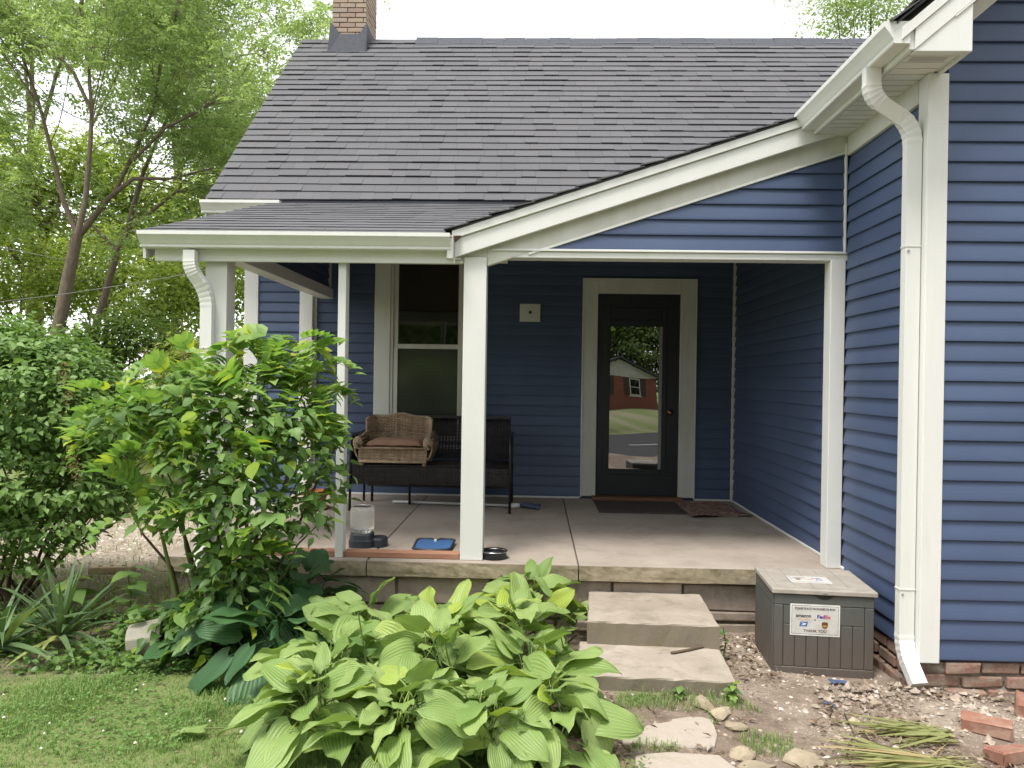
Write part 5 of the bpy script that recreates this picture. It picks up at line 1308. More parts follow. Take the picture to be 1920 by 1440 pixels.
# stems to the branch ends
ends = [at(520, 640, 4.45), at(590, 690, 4.5), at(620, 740, 4.45), at(440, 660, 4.4), at(330, 700, 4.35), at(250, 740, 4.25), at(190, 770, 4.2), at(640, 820, 4.45), at(560, 900, 4.4), at(300, 860, 4.2), at(240, 950, 4.2), at(420, 780, 4.1), at(480, 720, 4.6), at(500, 1000, 4.2), at(370, 950, 4.0), at(600, 980, 4.4)]
for i, e in enumerate(ends):
    b0 = Vector((bc.x + rb.uniform(-.10, .12), bc.y + rb.uniform(-.08, .25), 0.0)); mid = b0.lerp(e, 0.45) + Vector((rb.uniform(-.08, .08), rb.uniform(-.05, .05), 0.12))
    q3 = b0.lerp(e, 0.75) + Vector((rb.uniform(-.04, .04), 0, 0.06))
    MB().tube([b0, b0.lerp(mid, .5) + Vector((rb.uniform(-.03, .03), 0, 0.05)), mid, q3, e], [0.015, 0.012, 0.009, 0.006, 0.003], 6).build('stem', M['twig'] if i % 3 else M['greenstem'], bush, smooth=True)
def pitch_to(v): return math.atan2(v.y, v.x), math.atan2(v.z, math.hypot(v.x, v.y))
bl = (-bc.x, -bc.y, 0)
# compound leaves at the shoot tips
tipz = [(at(470, 640, 4.4), 7), (at(530, 635, 4.45), 8), (at(585, 660, 4.5), 8), (at(610, 715, 4.45), 8), (at(560, 745, 4.4), 7), (at(500, 700, 4.4), 7), (at(420, 690, 4.35), 6), (at(600, 770, 4.4), 4), (at(270, 730, 4.2), 5), (at(200, 760, 4.2), 4), (at(165, 790, 4.2), 3), (at(360, 790, 4.05), 4), (at(500, 1010, 4.1), 4), (at(470, 1000, 4.0), 4), (at(300, 700, 4.3), 3), (at(390, 760, 4.1), 4), (at(330, 900, 4.0), 3), (at(450, 830, 4.0), 4)]
for c, n in tipz + [(at(rb.randint(200, 570), rb.randint(680, 900), rb.uniform(3.95, 4.2)), 4) for _ in range(12)] + [(at(px_, py_, 4.4), 6) for px_, py_ in ((440, 640), (505, 655), (555, 640), (590, 690), (590, 760), (330, 690), (230, 745), (175, 775))]:
    a0 = rb.uniform(0, 6)
    for k in range(n):
        az = a0 + k*2*PI/n + rb.gauss(0, .25); p = c + Vector((rb.gauss(0, .03), rb.gauss(0, .03), -0.06*(k % 4) + rb.gauss(0, .03)))
        place('compound_leaf', CV[rb.randrange(7)], bush, aim(p - Vector((bc.x, bc.y, 0)), az, R(rb.uniform(-20, 60)), rb.gauss(0, .5), rb.uniform(0.5, 0.95)))
# single leaves
bb = [((300, 820), 4.2, (0.36, 0.30, 0.27), 1.0), ((420, 830), 4.15, (0.40, 0.30, 0.30), 1.2), ((540, 830), 4.3, (0.30, 0.28, 0.25), 0.9), ((590, 900), 4.4, (0.22, 0.22, 0.26), 0.6), ((430, 950), 4.1, (0.34, 0.26, 0.24), 1.0), ((330, 960), 4.15, (0.22, 0.22, 0.16), 0.4), ((440, 1080), 4.15, (0.26, 0.22, 0.30), 0.9), ((390, 1180), 4.15, (0.24, 0.2, 0.2), 0.6), ((220, 800), 4.2, (0.20, 0.2, 0.14), 0.3), ((560, 970), 4.3, (0.24, 0.2, 0.16), 0.5), ((340, 740), 4.3, (0.25, 0.2, 0.15), 0.4)]
tot = sum(b[3] for b in bb)
for (px, py), Y, r_, k in bb:
    c = at(px, py, Y)
    P, D = blob_points(int(150*k/tot)+1, c, r_, 0.75, -0.5)
    P[:, 1] -= 0.06
    for p, d in zip(P, D):
        nrm = Vector(d)*0.5 + Vector((0, -0.15, 0.8)) + Vector(rng.normal(size=3)*0.35); az = math.atan2(d[1], d[0]) + rb.gauss(0, .7)
        place('leaf', OV[rb.randrange(7)], bush, aim(Vector(p) - Vector((bc.x, bc.y, 0)), az, R(rb.uniform(-50, 15)), rb.gauss(0, .45), rb.uniform(0.07, 0.125)))
fo_ = leafy('foliage', [(at(px, py, Y), r_, k) for (px, py), Y, r_, k in bb], 270, 0.075, 0.5, M['bushleaf'], bush, T_LEAF, inner=0.2); tag(fo_, kind='stuff')
# dry flower spikes
for px, py, Y in ((300, 690, 4.6), (345, 650, 4.6), (360, 670, 4.65), (280, 680, 4.6)):
    c = at(px, py, Y); P = np.array(c) + rng.normal(size=(130, 3))*np.array([0.028, 0.028, 0.06]); V_, F_ = leaf_arrays(P, rdir(130), rdir(130), np.full(130, 0.012), np.full(130, 0.008), T_DIA3); tag(np_obj('dry_flower_spike', V_, F_, M['dryflower'], bush), kind='stuff')
# vine roots and low shoots around the base
lw = leafy('low_leaves', [((bc.x-0.15, bc.y+0.1, 0.14), (0.40, 0.25, 0.16), 1.0), ((bc.x+0.1, bc.y+0.15, 0.35), (0.22, 0.2, 0.30), 1.0)], 260, 0.085, 0.7, M['bushleaf'], bush, T_LEAF, inner=0.3, low=-0.2); tag(lw, kind='stuff')

# ================================================================ rounded shrub at the left edge
shp = hit(30, 1130, Z=0.0)
shb = thing('rounded_shrub', 'dense rounded small-leaved shrub standing behind the yuccas', 'shrub', (-3.65, 5.25, 0))
mb = MB(); tp_ = []; rs = random.Random(8)
for k in range(11):
    a = rs.uniform(0, 2*PI); branches(mb, (-3.65+rs.uniform(-.12, .12), 5.25+rs.uniform(-.12, .12), -0.02), (math.cos(a)*0.8, math.sin(a)*0.8, 1.2), 0.85, 0.017, 2, tp_, rs, 0.5, 3)
mb.build('stems', M['twig'], shb, smooth=True)
sb_ = [((-3.75, 5.25, 1.25), (0.95, 0.8, 0.70), 3.4), ((-3.25, 5.15, 1.25), (0.55, 0.55, 0.48), 1.4), ((-4.3, 5.2, 1.2), (0.6, 0.6, 0.65), 1.2), ((-3.55, 5.1, 0.85), (0.75, 0.6, 0.35), 1.3), ((-3.1, 5.0, 0.75), (0.35, 0.4, 0.3), 0.5), ((-3.9, 5.3, 1.72), (0.45, 0.45, 0.30), 0.7), ((-3.45, 5.3, 1.62), (0.4, 0.4, 0.25), 0.6), ((-3.9, 5.0, 0.5), (0.7, 0.35, 0.35), 0.8), ((-3.35, 4.95, 0.45), (0.45, 0.3, 0.25), 0.35)]
o = leafy('foliage', sb_, 2600, 0.052, 0.62, M['shrub'], shb, T_LEAF, inner=0.5, clump=0.07); tag(o, kind='stuff')
for px, py in ((118, 700), (128, 740), (135, 860), (145, 885)):
    c = at(px, py, 4.75); P = np.array(c) + rng.normal(size=(90, 3))*np.array([0.02, 0.02, 0.045]); V_, F_ = leaf_arrays(P, rdir(90), rdir(90), np.full(90, 0.012), np.full(90, 0.008), T_DIA3); tag(np_obj('dry_flower_spike', V_, F_, M['dryflower'], shb), kind='stuff')
# weeds and seedlings
def weed(label, x, y, h, n, mat, L, seed):
    r = random.Random(seed); t = thing('broadleaf_weed', label, 'weed', (x, y, float(gz(x, y))), group='weeds among the shrubs')
    MB().tube([(0, 0, 0), (0.02, 0.01, h*0.5), (r.uniform(-.04, .04), r.uniform(-.04, .04), h)], [0.006, .005, .003], 5).build('stem', M['greenstem'], t, world=False)
    for k in range(n):
        f = 0.25 + 0.75*k/n; place('leaf', OV[r.randrange(7)], t, aim((0.02*f, 0.01, h*f), k*2.4, R(r.uniform(-20, 35)), r.gauss(0, .2), L*r.uniform(0.7, 1.2)))
weed('broad-leaved weed standing behind the upright yucca', -2.55, 4.75, 0.42, 9, None, 0.14, 1)
weed('broad-leaved weed beside the shrub stems', -2.95, 4.75, 0.34, 9, None, 0.15, 2)
weed('small weed in front of the tipped planter', -2.35, 4.35, 0.16, 8, None, 0.09, 3)
weed('leafy sapling shoot between planter and bush', -2.05, 4.55, 0.42, 12, None, 0.11, 4)
weed('little weed growing at the right corner of the lower step', 0.98, 3.80, 0.10, 9, None, 0.045, 5)
weed('little weed against the middle of the lower step', 0.72, 3.80, 0.07, 8, None, 0.045, 6)
weed('pale seedling sticking up out of the bright hostas', -0.78, 3.50, 0.50, 7, None, 0.07, 7)
weed('seedling among hosta leaves facing the lower step', 0.16, 3.66, 0.34, 7, None, 0.07, 8)
# yellow-green sprig on the upper step corner
weed('yellowing sprig beside the upper step', 1.09, 4.42, 0.20, 5, None, 0.05, 9)

# ================================================================ trees
def limb(mb, pts, r0, r1, n=8):
    k = len(pts); mb.tube(pts, [r0 + (r1-r0)*i/(k-1) for i in range(k)], n, cap=False)
def tree_locust(label, base, limbs, seed, n_frond, mat='locust', fl=0.26):
    """limbs: list of (points, r0, r1, sub-branches)"""
    r = random.Random(seed); t = thing('locust_tree', label, 'tree', (base.x, base.y, 0)); mb = MB(); tips = []
    for pts, r0, r1, nb in limbs:
        limb(mb, pts, r0, r1); k = len(pts)
        for j in range(nb):
            f = r.uniform(0.35, 1.0)*(k-1); i = min(int(f), k-2); a = pts[i].lerp(pts[i+1], f-i); d = (pts[i+1]-pts[i]).normalized()
            nd = d + Vector((r.gauss(0, .8), r.gauss(0, .8), r.gauss(0.15, .5)))
            branches(mb, a, nd, r.uniform(0.9, 1.7), r1*0.8, 2, tips, r, 0.7, 3, 0.1, 5)
        tips.append(pts[-1])
    mb.build('trunk', M['bark'], t, smooth=True)
    T_ = np.array([tuple(p) for p in tips]); w_ = rng.integers(0, len(T_), n_frond); P = T_[w_] + rng.normal(size=(n_frond, 3))*np.array([.14, .14, .10])
    D = rng.normal(size=(n_frond, 3))*np.array([1, 1, 0.35]); V_, F_ = frond_arrays(P, D, fl*(0.7+0.6*rng.random(n_frond)), None, 5)
    c = np_obj('crown', V_, F_, M[mat], t); tag(c, kind='stuff'); return t
A = lambda Y, *pp: [at(x, y, Y) for x, y in pp]
Y1_ = 12.0; b1 = at(105, 640, Y1_); root1 = Vector((b1.x-0.25, Y1_, 0))
tr1 = [root1] + A(Y1_, (105, 640), (128, 520), (145, 440))
tree_locust('tall locust tree with forked leaning trunk left of the house', root1,
    [(tr1, 0.115, 0.085, 0),
     (A(Y1_, (145, 440), (120, 380), (98, 290), (75, 200), (40, 100), (10, 20)), 0.048, 0.012, 9),
     (A(Y1_-.5, (145, 440), (160, 380), (170, 260), (172, 200), (165, 110), (150, 20)), 0.048, 0.012, 9),
     (A(Y1_-.3, (172, 210), (140, 140), (100, 90), (40, 60)), 0.035, 0.01, 6),
     (A(Y1_+.4, (150, 440), (205, 370), (250, 335), (320, 335), (400, 315)), 0.055, 0.012, 9),
     (A(Y1_+.4, (215, 360), (250, 290), (290, 200), (300, 120), (330, 30)), 0.038, 0.01, 9),
     (A(Y1_+.1, (250, 300), (310, 240), (370, 210), (420, 180)), 0.03, 0.01, 7),
     (A(Y1_, (150, 20), (170, -80), (210, -160)), 0.03, 0.01, 6), (A(Y1_, (330, 30), (350, -60), (330, -140)), 0.03, 0.01, 6), (A(Y1_, (20, 40), (-60, -40), (-90, -120)), 0.03, 0.01, 6)], 3, 4000)
Y2_ = 13.6; b2 = at(165, 660, Y2_); root2 = Vector((b2.x-0.2, Y2_, 0))
tree_locust('slender locust tree with a thin trunk between the forked tree and the porch', root2,
    [([root2] + A(Y2_, (165, 660), (195, 560), (220, 470), (240, 430)), 0.075, 0.055, 0),
     (A(Y2_, (240, 430), (255, 370), (270, 320), (300, 250), (350, 150), (380, 60)), 0.055, 0.012, 12),
     (A(Y2_, (240, 430), (280, 400), (330, 360), (390, 350), (450, 330)), 0.04, 0.012, 10),
     (A(Y2_, (220, 470), (170, 420), (120, 400), (60, 380)), 0.03, 0.01, 7),
     (A(Y2_+.3, (350, 150), (420, 110), (480, 100), (520, 120)), 0.025, 0.008, 5)], 4, 3300, fl=0.28)
def broad_tree(label, x, y, h, crown, seed, n, mat='wood1', trunk=0.14, L=0.13, name='broadleaf_tree', cat='tree', clump=0.28, group='trees beyond the house'):
    r = random.Random(seed); t = thing(name, label, cat, (x, y, 0), group=group); mb = MB(); tips = []
    top = max(c[2]+rr_[2]*0.5 for c, rr_, k in crown)
    pts = [Vector((x, y, -0.3))]; 
    for i in range(1, 6): pts.append(Vector((x + r.uniform(-.12, .12)*i*0.5, y + r.uniform(-.1, .1)*i*0.5, top*i/5*0.9)))
    mb.tube(pts, [trunk*(1-0.14*i) for i in range(6)], 8, cap=False)
    for c, rr_, k in crown:
        a = pts[2].lerp(pts[4], r.random()); e = Vector(c); m = a.lerp(e, 0.5) + Vector((0, 0, 0.3))
        mb.tube([a, m, e], [trunk*0.45, trunk*0.3, trunk*0.12], 6, cap=False)
        for j in range(5): branches(mb, m.lerp(e, r.random()), Vector((r.gauss(0, 1), r.gauss(0, 1), r.gauss(.3, .6))), min(rr_)*0.9, trunk*0.12, 1, tips, r, 0.7, 3, .1, 4)
    mb.build('trunk', M['bark'], t, smooth=True)
    c = leafy('crown', crown, n, L, 0.55, M[mat], t, T_DIA3, inner=0.3, clump=clump); tag(c, kind='stuff'); return t
def crown_px(Y, *bl_):
    out = []
    for px, py, rx, rz, k in bl_:
        c = at(px, py, Y); s = Y/FPX; out.append(((c.x, c.y, c.z), (rx*s, rx*s*0.9, rz*s), k))
    return out
tx = lambda px, Y: at(px, 700, Y).x
broad_tree('big pale green tree behind the forked locust', tx(60, 19), 19, 9, crown_px(19, (40, 60, 130, 110, 1.2), (150, 20, 130, 90, 1.0), (-60, 200, 120, 150, 1.2), (230, 120, 90, 80, 0.8)), 31, 2600, 'locust')
broad_tree('tall tree rising behind the slender locust', tx(330, 20), 20, 9, crown_px(20, (300, 40, 110, 90, 1.0), (370, 70, 60, 100, 0.7), (350, 210, 90, 110, 1.1), (440, 220, 40, 80, 0.4), (420, 310, 50, 70, 0.6)), 32, 4200, 'locust')
broad_tree('small-leaved tree whose tip shows beside the roof rake', tx(505, 22), 22, 8, crown_px(22, (500, 85, 30, 20, 0.12), (455, 240, 40, 90, 0.45), (470, 150, 25, 40, 0.15)), 33, 4200, 'locust', 0.09, group=None)
broad_tree('yellow-green tree filling the gap under the forked locust', tx(60, 17), 17, 6, crown_px(17, (30, 400, 120, 110, 1.4), (120, 330, 90, 80, 0.7), (-90, 330, 110, 160, 1.0)), 34, 3400, 'wood1')
broad_tree('yellow-green tree behind the slender trunk', tx(300, 18), 18, 6, crown_px(18, (270, 420, 110, 90, 1.3), (390, 420, 80, 100, 1.0), (200, 330, 80, 70, 0.6)), 35, 3400, 'wood1')
broad_tree('dark woodland tree far behind the others', tx(190, 25), 25, 7, crown_px(25, (60, 520, 160, 110, 1.5), (250, 500, 150, 120, 1.5), (420, 500, 120, 120, 1.2)), 36, 3200, 'wood2', L=0.18)
broad_tree('broad tree standing past the far side of the rounded shrub', -13.5, 15, 8, [((-13.5, 15, 3.6), (2.4, 2.2, 1.6), 1.2), ((-12.2, 15.3, 5.6), (1.9, 1.8, 1.5), 1.0), ((-14.8, 14.8, 5.8), (1.9, 1.8, 1.6), 1.0), ((-13.4, 15, 1.8), (2.6, 2.0, 1.2), 0.9)], 37, 3000, 'wood1', L=0.16)
broad_tree('broad dark tree out past the end of the wood', -18.5, 17, 9, [((-18.5, 17, 4.0), (2.8, 2.2, 2.0), 1.2), ((-17.2, 17.3, 6.2), (2.2, 1.8, 1.6), 1.0), ((-19.8, 16.8, 2.2), (2.6, 1.8, 1.6), 1.0)], 38, 3000, 'wood2', L=0.18)
# understorey shrubs, seen above the rounded shrub and beside the post
def under(label, px, py, Y, rx, rz, n, mat, seed): 
    c = crown_px(Y, (px, py, rx, rz, 1.0), (px+rx*0.7, py+rz*0.3, rx*0.6, rz*0.6, 0.5), (px-rx*0.7, py+rz*0.25, rx*0.6, rz*0.6, 0.5))
    x = c[0][0][0]; broad_tree(label, x, Y, 2, c, seed, n, mat, 0.05, 0.11, 'understorey_shrub', 'shrub', 0.22, 'shrubs along the wood edge')
under('yellow-green understorey shrub behind the rounded shrub', 40, 540, 15, 90, 110, 1900, 'wood1', 41)
under('tall bright understorey shrub between the two locust trunks', 190, 520, 15.5, 70, 120, 1700, 'wood1', 42)
under('bright understorey shrub beyond the white downspout', 320, 570, 15, 70, 95, 1800, 'wood1', 43)
under('pale understorey shrub at the corner of the house', 430, 540, 16, 60, 120, 1700, 'wood1', 44)
under('small dark shrub at the foot of the locust trees', 250, 640, 13, 80, 60, 1500, 'wood2', 45)
under('low green shrub past the porch corner', 400, 680, 12.5, 70, 60, 1400, 'wood1', 46)
under('dark low thicket shrub behind the rounded shrub stems', 90, 690, 12.6, 110, 70, 1500, 'wood2', 47)
under('green shrub at the far side of the gravel patch', 170, 820, 11.2, 100, 60, 1500, 'wood1', 48)
under('leafy shrub beyond the gravel, near the porch end', 350, 800, 10.6, 80, 50, 1300, 'wood1', 49)
broad_tree('tall tree rising behind the wing roof', 8.0, 19.5, 12, crown_px(19.5, (1600, 30, 90, 45, 1.0), (1560, -60, 90, 70, 0.8), (1680, -40, 90, 90, 1.0), (1720, 60, 60, 50, .4)), 51, 3000, 'locust', 0.07, 0.09, group=None)
# overhead cables
tag(MB().tube([at(-120, 440, 10), at(0, 464, 10), at(75, 478, 10), at(150, 494, 10.2)] , 0.004, 5).build('overhead_cable', M['wire'], smooth=True), 'thin pale cable running into the forked locust', 'cable')
tag(MB().tube([at(-120, 570, 9.5), at(0, 566, 9.5), at(130, 550, 9.3), at(260, 530, 9.0), at(372, 510, 8.6), at(470, 480, 7.9)], 0.0045, 5).build('overhead_cable', M['wire'], smooth=True), 'thin dark cable running past both trunks to the house corner', 'cable')

# ================================================================ across the road (seen in the door glass)
tag(MB().box(-80, 80, -9.2, -0.6, -0.42, -0.02).build('road', M['asphalt']), 'dark asphalt road in front of the blue house', 'road', kind='structure')
mk = MB(); mk.box(-80, 80, -1.25, -1.13, -0.019, -0.015); tag(mk.build('road_edge_line', M['roadpaint']), 'white edge line painted along the road', 'road marking', kind='structure')
for k in range(14):
    tag(MB().box(-20+k*4.5, -18+k*4.5, -4.95, -4.83, -0.019, -0.015).build('road_dash', M['roadpaint']), 'white dash painted along the middle of the road', 'road marking', kind='structure')
def brick_house():
    X0, X1, Yf, zg = 2.9, 8.9, -40.0, -0.42
    t = thing('brick_house', 'red brick house with a white gable across the road, mirrored in the door glass', 'house', (5.9, Yf, zg))
    ez, pz = 2.05, 3.45; xm = 6.05
    wl = MB().box(X0, X1, Yf-11, Yf, zg-0.2, ez).build('wall', simple('brick_wall_far', (0.30, 0.115, 0.075), (0.24, 0.09, 0.06), 5, 0.9, 0.4, 60), t)
    for k in range(9):
        z = ez + 0.02 + k*0.15; a = (z-ez)/(pz-ez)
        x0 = X0-0.2 + (xm-X0+0.2)*a; x1 = X1+0.2 - (X1+0.2-xm)*a
        if x1-x0 > 0.2: MB().prism([(x0, Yf+0.04, z), (x1, Yf+0.04, z), (x1-0.25, Yf+0.02, z+0.145), (x0+0.25, Yf+0.02, z+0.145)], (0, -0.05, 0)).build('gable_board', M['white2'], t)
    rf = MB().prism([(X0-0.5, Yf+0.4, ez-0.1), (xm, Yf+0.4, pz+0.1), (X1+0.5, Yf+0.4, ez-0.1), (X1+0.5, Yf+0.4, ez+0.02), (xm, Yf+0.4, pz+0.24), (X0-0.5, Yf+0.4, ez+0.02)], (0, -12, 0)).build('roof', M['roofdark'], t)
    for xc in (7.1, 4.4):
        wn = MB().box(xc-0.45, xc+0.45, Yf+0.01, Yf+0.06, 0.60, 2.0).build('window', M['white'], t)
        for z0, z1 in ((0.68, 1.26), (1.32, 1.92)): MB().box(xc-0.37, xc+0.37, Yf+0.055, Yf+0.07, z0, z1).build('pane', M['glass'], wn)
        for s in (-1, 1): MB().box(xc+s*0.72-0.22, xc+s*0.72+0.22, Yf+0.01, Yf+0.05, 0.60, 2.0).build('shutter', M['shutter'], t)
        MB().box(xc-0.55, xc+0.55, Yf+0.005, Yf+0.09, 0.50, 0.59).build('sill', M['white2'], wn)
brick_house()
def far_tree(label, x, y, h, r_, seed, n=3200, mat='wood2'):
    rr = random.Random(seed); cr_ = [((x+rr.uniform(-.4, .4)*r_, y+rr.uniform(-.4, .4)*r_, h*(0.16+0.15*q_+rr.uniform(-.04, .04))), (r_*rr.uniform(.6, .9), r_*rr.uniform(.6, .9), h*0.17), 1.0) for q_ in range(5)]
    broad_tree(label, x, y, h, cr_, seed, n, mat, 0.25, 0.42, 'street_tree', 'tree', 0.6, 'trees across the road')
for i, (x, y, h, r_) in enumerate(((10, -57, 14, 5), (3, -58, 15, 5.5), (16, -56, 14, 5), (-5, -52, 14, 5), (-13, -48, 13, 5), (24, -52, 14, 5), (-9, -34, 9, 3.6), (-23, -42, 13, 5))):
    far_tree(['tree right behind the brick house', 'tree behind the brick house on its left side', 'tree past the right end of the brick house', 'tree in the open lawn left of the brick house', 'tree farther left along the far lawn', 'tree far to the right across the road', 'small tree standing on the far lawn between road and taller trees', 'tree at the far left across the road'][i], x, y, h, r_, 60+i)

for i, (x, y, h, r_, lb) in enumerate(((-16, -14, 13, 5, 'added sky-blocking broad tree on the far verge, farthest up the road'), (-8.5, -16, 14, 5, 'added sky-blocking broad tree on the far verge opposite the rounded shrub'), (-2.2, -19, 13, 4, 'added sky-blocking tree on the far verge opposite the hostas'), (11, -15, 13, 4.5, 'added sky-blocking tree on the far verge opposite the wing'), (18, -13, 13, 5, 'added sky-blocking broad tree on the far verge past the wing'))):  # unseen trees added behind the camera, blocking low sky to darken the porch
    far_tree(lb, x, y, h, r_, 80+i, 2600)

# ================================================================ ground cover (nobody could count it)
def scatter(n, x0, x1, y0, y1, keep):
    x = x0 + (x1-x0)*rng.random(n); y = y0 + (y1-y0)*rng.random(n); k = keep(x, y); return x[k], y[k]
def in_house(x, y): return ((x > -2.46) & (y > 4.95)) | ((x > 1.93) & (y > 3.95)) | ((x > 0.2) & (x < 1.08) & (y > 3.84))
def on_flag(x, y): return (x > 0.40) & (x < 0.85) & (((y > 3.35) & (y < 3.70)) | (y < 3.30)) & (rng.random(len(x)) < 0.93)
def blades(x, y, h, wd, name, mat, label, cat):
    n = len(x); z = gz(x, y); az = rng.random(n)*2*PI; ln = 0.25+0.55*rng.random(n)
    d = np.stack([np.cos(az), np.sin(az), np.zeros(n)], 1); s = np.stack([-d[:, 1], d[:, 0], np.zeros(n)], 1)
    p = np.stack([x, y, z-0.004], 1); up = np.array([0, 0, 1.0]); hh = h[:, None]; ww = wd[:, None]
    m = p + up*hh*0.6 + d*(ln*h*0.25)[:, None]; t_ = p + up*hh*(1-0.35*ln[:, None]) + d*(ln*h*0.9)[:, None]
    V_ = np.stack([p - s*ww*.5, p + s*ww*.5, m + s*ww*.4, m - s*ww*.4, t_], 1).reshape(-1, 3); b = np.arange(n)*5
    F_ = np.concatenate([np.stack([b, b+1, b+2], 1), np.stack([b, b+2, b+3], 1), np.stack([b+3, b+2, b+4], 1)])
    o = np_obj(name, V_, F_, mat); return tag(o, label, cat, kind='stuff')
def lawn_keep(x, y):
    c = cover(x, y)[0]; return (rng.random(len(x)) < c*1.05) & ~in_house(x, y)
x, y = scatter(120000, -3.6, 0.75, 2.75, 4.7, lambda x, y: lawn_keep(x, y) & (rng.random(len(x)) < 0.25 + 1.5*np.clip(fbm(x*4+1, y*4+6)-0.3, 0, 1)*1.6)); n = len(x)
hl = 0.012 + 0.12*np.clip(fbm(x*2.6+3, y*2.6)-0.34, 0, 1)*rng.random(n)*1.5
blades(x, y, hl, 0.0022+0.0022*rng.random(n), 'lawn_grass', M['grass'], 'short ragged lawn grass in front of the bush', 'grass')
x, y = scatter(24000, -8.0, -2.4, 4.9, 11.5, lambda x, y: (rng.random(len(x)) < 0.25 + cover(x, y)[2] + 0.6*cover(x, y)[0]) & (rng.random(len(x)) > cover(x, y)[1]*0.93) & ~in_house(x, y)); n = len(x)
blades(x, y, 0.04+0.07*rng.random(n), 0.004+0.004*rng.random(n), 'rough_grass', M['grass'], 'thin rough grass round the gravel patch', 'grass')
x, y = scatter(5200, 0.2, 1.15, 3.3, 3.95, lambda x, y: (fbm(x*5+2, y*5) > 0.50) & ~in_house(x, y) & ~((x > 0.42) & (x < 0.84) & (y > 3.38) & (y < 3.68))); n = len(x)
blades(x, y, 0.02+0.05*rng.random(n), 0.002+0.002*rng.random(n), 'step_grass', M['grass'], 'tufts of grass along the front of the lower step', 'grass')
# clover
x, y = scatter(16000, -3.6, 0.5, 2.75, 4.5, lambda x, y: (rng.random(len(x)) < cover(x, y)[0]) & (fbm(x*2.3+9, y*2.3+2) > 0.44) & ~in_house(x, y)); n = len(x)
P = np.stack([x, y, gz(x, y)+0.012+0.03*rng.random(n)], 1); V_, F_ = leaf_arrays(P, np.array([0, 0, 1.0])+rng.normal(size=(n, 3))*.3, rdir(n), 0.012+0.012*rng.random(n), 0.011+0.009*rng.random(n), T_DIA3)
tag(np_obj('clover', V_, F_, M['clover']), 'patches of clover mixed into the lawn', 'clover', kind='stuff')
# ivy-like ground cover below the shrubs
x, y = scatter(5200, -3.7, -1.2, 4.0, 5.0, lambda x, y: (fbm(x*3+1, y*3+5) > 0.44) & ~in_house(x, y)); n = len(x)
P = np.stack([x, y, gz(x, y)+0.015+0.08*rng.random(n)**2], 1); V_, F_ = leaf_arrays(P, np.array([0, 0, 1.0])+rng.normal(size=(n, 3))*.4, rdir(n), 0.03+0.035*rng.random(n), 0.022+0.025*rng.random(n), T_LEAF)
tag(np_obj('ground_ivy', V_, F_, M['bushleaf']), 'creeping leaves covering the soil under the bushes', 'ground cover', kind='stuff')
# gravel and rubble chips
x1_, y1_ = scatter(15000, 0.15, 4.2, 2.75, 5.0, lambda x, y: (rng.random(len(x)) < 0.10 + 0.95*np.clip((fbm(x*3, y*3)-0.42)*4, 0, 1)) & ~in_house(x, y) & ~on_flag(x, y))
x2_, y2_ = scatter(9000, -6.6, -2.5, 5.6, 8.8, lambda x, y: (rng.random(len(x)) < cover(x, y)[1]) & ~in_house(x, y))
x = np.concatenate([x1_, x2_]); y = np.concatenate([y1_, y2_]); n = len(x)
ico = np.array([(0, 0, 1), (0.9, 0, 0.1), (0.28, 0.85, 0), (-.73, .53, .05), (-.73, -.53, 0), (.28, -.85, .08), (0, 0, -.6)]); icf = np.array([(0, 1, 2), (0, 2, 3), (0, 3, 4), (0, 4, 5), (0, 5, 1)])
sz = np.where(np.arange(n) < len(x1_), 0.003+0.014*rng.random(n)**2.6, 0.008+0.016*rng.random(n)**2); a = rng.random(n)*2*PI
loc = ico[None]*np.stack([sz*(0.8+rng.random(n)*.8), sz*(0.7+.5*rng.random(n)), sz*(0.35+.4*rng.random(n))], 1)[:, None] + rng.normal(size=(n, 7, 3))*sz[:, None, None]*.12
ca_, sa_ = np.cos(a)[:, None], np.sin(a)[:, None]; V_ = np.stack([loc[..., 0]*ca_ - loc[..., 1]*sa_ + x[:, None], loc[..., 0]*sa_ + loc[..., 1]*ca_ + y[:, None], loc[..., 2] + gz(x, y)[:, None]], -1).reshape(-1, 3)
F_ = (icf[None] + (np.arange(n)*7)[:, None, None]).reshape(-1, 3)
tag(np_obj('gravel_chips', V_, F_, M['chip']), 'pale stone chips and rubble strewn over the earth', 'gravel', kind='stuff')
# leaf litter and bark shreds
x1_, y1_ = scatter(11000, 0.2, 3.2, 2.75, 5.0, lambda x, y: (fbm(x*4+7, y*4) > 0.46) & ~in_house(x, y) & ~on_flag(x, y)); x2_, y2_ = scatter(2200, -3.6, -1.3, 4.0, 6.0, lambda x, y: (fbm(x*3, y*3+4) > 0.5) & ~in_house(x, y))
x3_, y3_ = scatter(260, -3.4, 0.2, 2.8, 4.2, lambda x, y: x > -9); x2_ = np.concatenate([x2_, x3_]); y2_ = np.concatenate([y2_, y3_])
x = np.concatenate([x1_, x2_]); y = np.concatenate([y1_, y2_]); n = len(x)
P = np.stack([x, y, gz(x, y)+0.004+0.012*rng.random(n)], 1); ll = 0.012+0.045*rng.random(n)**2
V_, F_ = leaf_arrays(P, np.array([0, 0, 1.0])+rng.normal(size=(n, 3))*.35, rdir(n), ll, ll*(0.12+0.4*rng.random(n)), T_DIA3)
tag(np_obj('leaf_litter', V_, F_, M['deadleaf']), 'dead leaves and bark shreds scattered on the bare earth', 'leaf litter', kind='stuff')

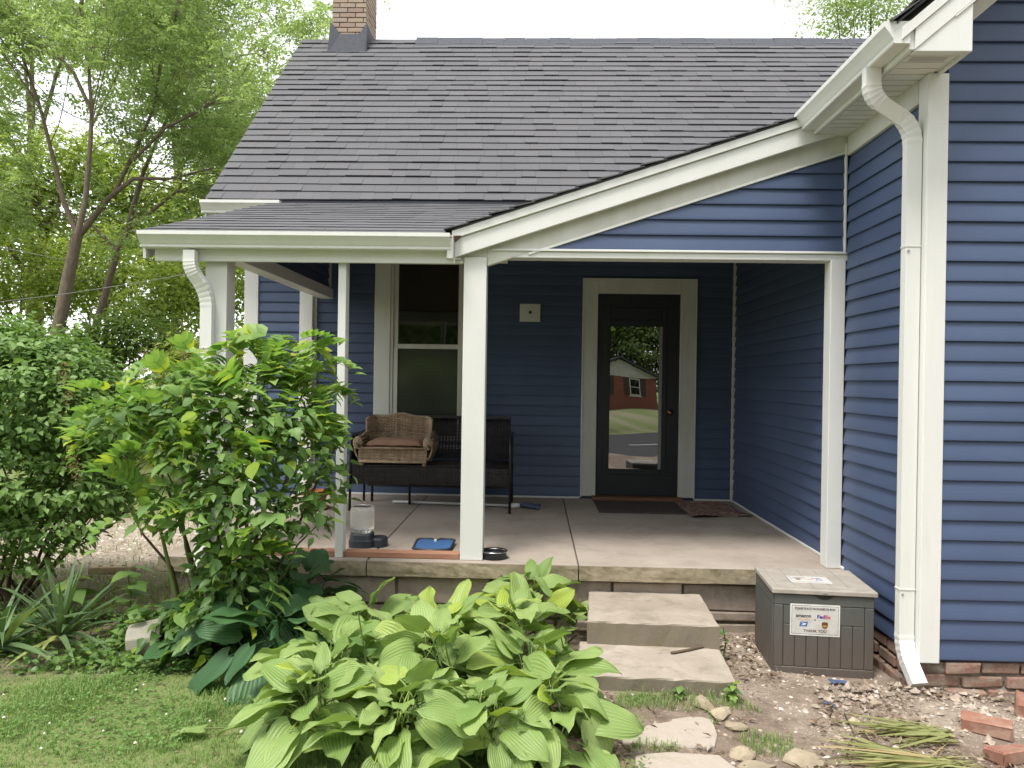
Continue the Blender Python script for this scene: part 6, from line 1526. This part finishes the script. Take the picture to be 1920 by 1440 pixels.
# mortar rubble heaped along the wing foundation
x, y = scatter(3000, 1.45, 4.0, 3.45, 4.02, lambda x, y: (rng.random(len(x)) < np.exp(-((y-3.95)/0.22)**2)*1.1 + 0.06) & ~((x > 1.95) & (y > 3.97))); n = len(x)
sz = 0.003+0.022*rng.random(n)**3; a = rng.random(n)*2*PI
loc = ico[None]*np.stack([sz*(0.8+rng.random(n)*.8), sz*(0.7+.5*rng.random(n)), sz*(0.5+.5*rng.random(n))], 1)[:, None] + rng.normal(size=(n, 7, 3))*sz[:, None, None]*.18
ca_, sa_ = np.cos(a)[:, None], np.sin(a)[:, None]; zz = gz(x, y) + 0.035*np.exp(-((y-4.0)/0.12)**2)*rng.random(n)
V_ = np.stack([loc[..., 0]*ca_ - loc[..., 1]*sa_ + x[:, None], loc[..., 0]*sa_ + loc[..., 1]*ca_ + y[:, None], loc[..., 2] + zz[:, None]], -1).reshape(-1, 3)
tag(np_obj('mortar_rubble', V_, (icf[None] + (np.arange(n)*7)[:, None, None]).reshape(-1, 3), M['rubble']), 'crumbled mortar and rubble along the brick foundation', 'rubble', kind='stuff')
# white clover heads in the lawn
x, y = scatter(420, -3.4, -0.6, 2.8, 4.2, lambda x, y: (rng.random(len(x)) < cover(x, y)[0]*0.10)); n = len(x); sz = 0.005+0.004*rng.random(n)
loc = ico[None]*sz[:, None, None]; V_ = np.stack([loc[..., 0]+x[:, None], loc[..., 1]+y[:, None], loc[..., 2]+gz(x, y)[:, None]+0.035], -1).reshape(-1, 3)
tag(np_obj('clover_flowers', V_, (icf[None] + (np.arange(n)*7)[:, None, None]).reshape(-1, 3), M['flower']), 'small white clover heads dotted over the lawn', 'clover', kind='stuff')
# scraps of blue siding on the earth
def scrap(px, py, L, wd, rz, label):
    p = hit(px, py, Z=0.02); V_ = []
    for i in range(5):
        for j in range(3): V_.append((L*(i/4-.5) + random.uniform(-.004, .004), wd*(j/2-.5) + 0.012*math.sin(i), 0.004*math.sin(i*1.3+j) + 0.010))
    F_ = [(i*3+j, i*3+j+1, i*3+j+4, i*3+j+3) for i in range(4) for j in range(2)]; V2 = V_ + [(a, b, c-0.002) for a, b, c in V_]
    o = np_obj('siding_scrap', V2, F_ + [tuple(k+15 for k in f[::-1]) for f in F_], M['siding']); o.location = (p.x, p.y, float(gz(p.x, p.y))+0.008); o.rotation_euler = (0.1, 0.08, rz); return tag(o, label, 'scrap')
scrap(1572, 1286, 0.10, 0.045, 0.3, 'scrap of blue siding lying at the foot of the storage box')
scrap(1556, 1325, 0.055, 0.03, -0.5, 'small scrap of blue siding on the earth among twigs')
rock(1103, 1318, (0.045, 0.035), 0.05, 'pale pinkish stone lump between hosta leaves and the grass', mat='flower')
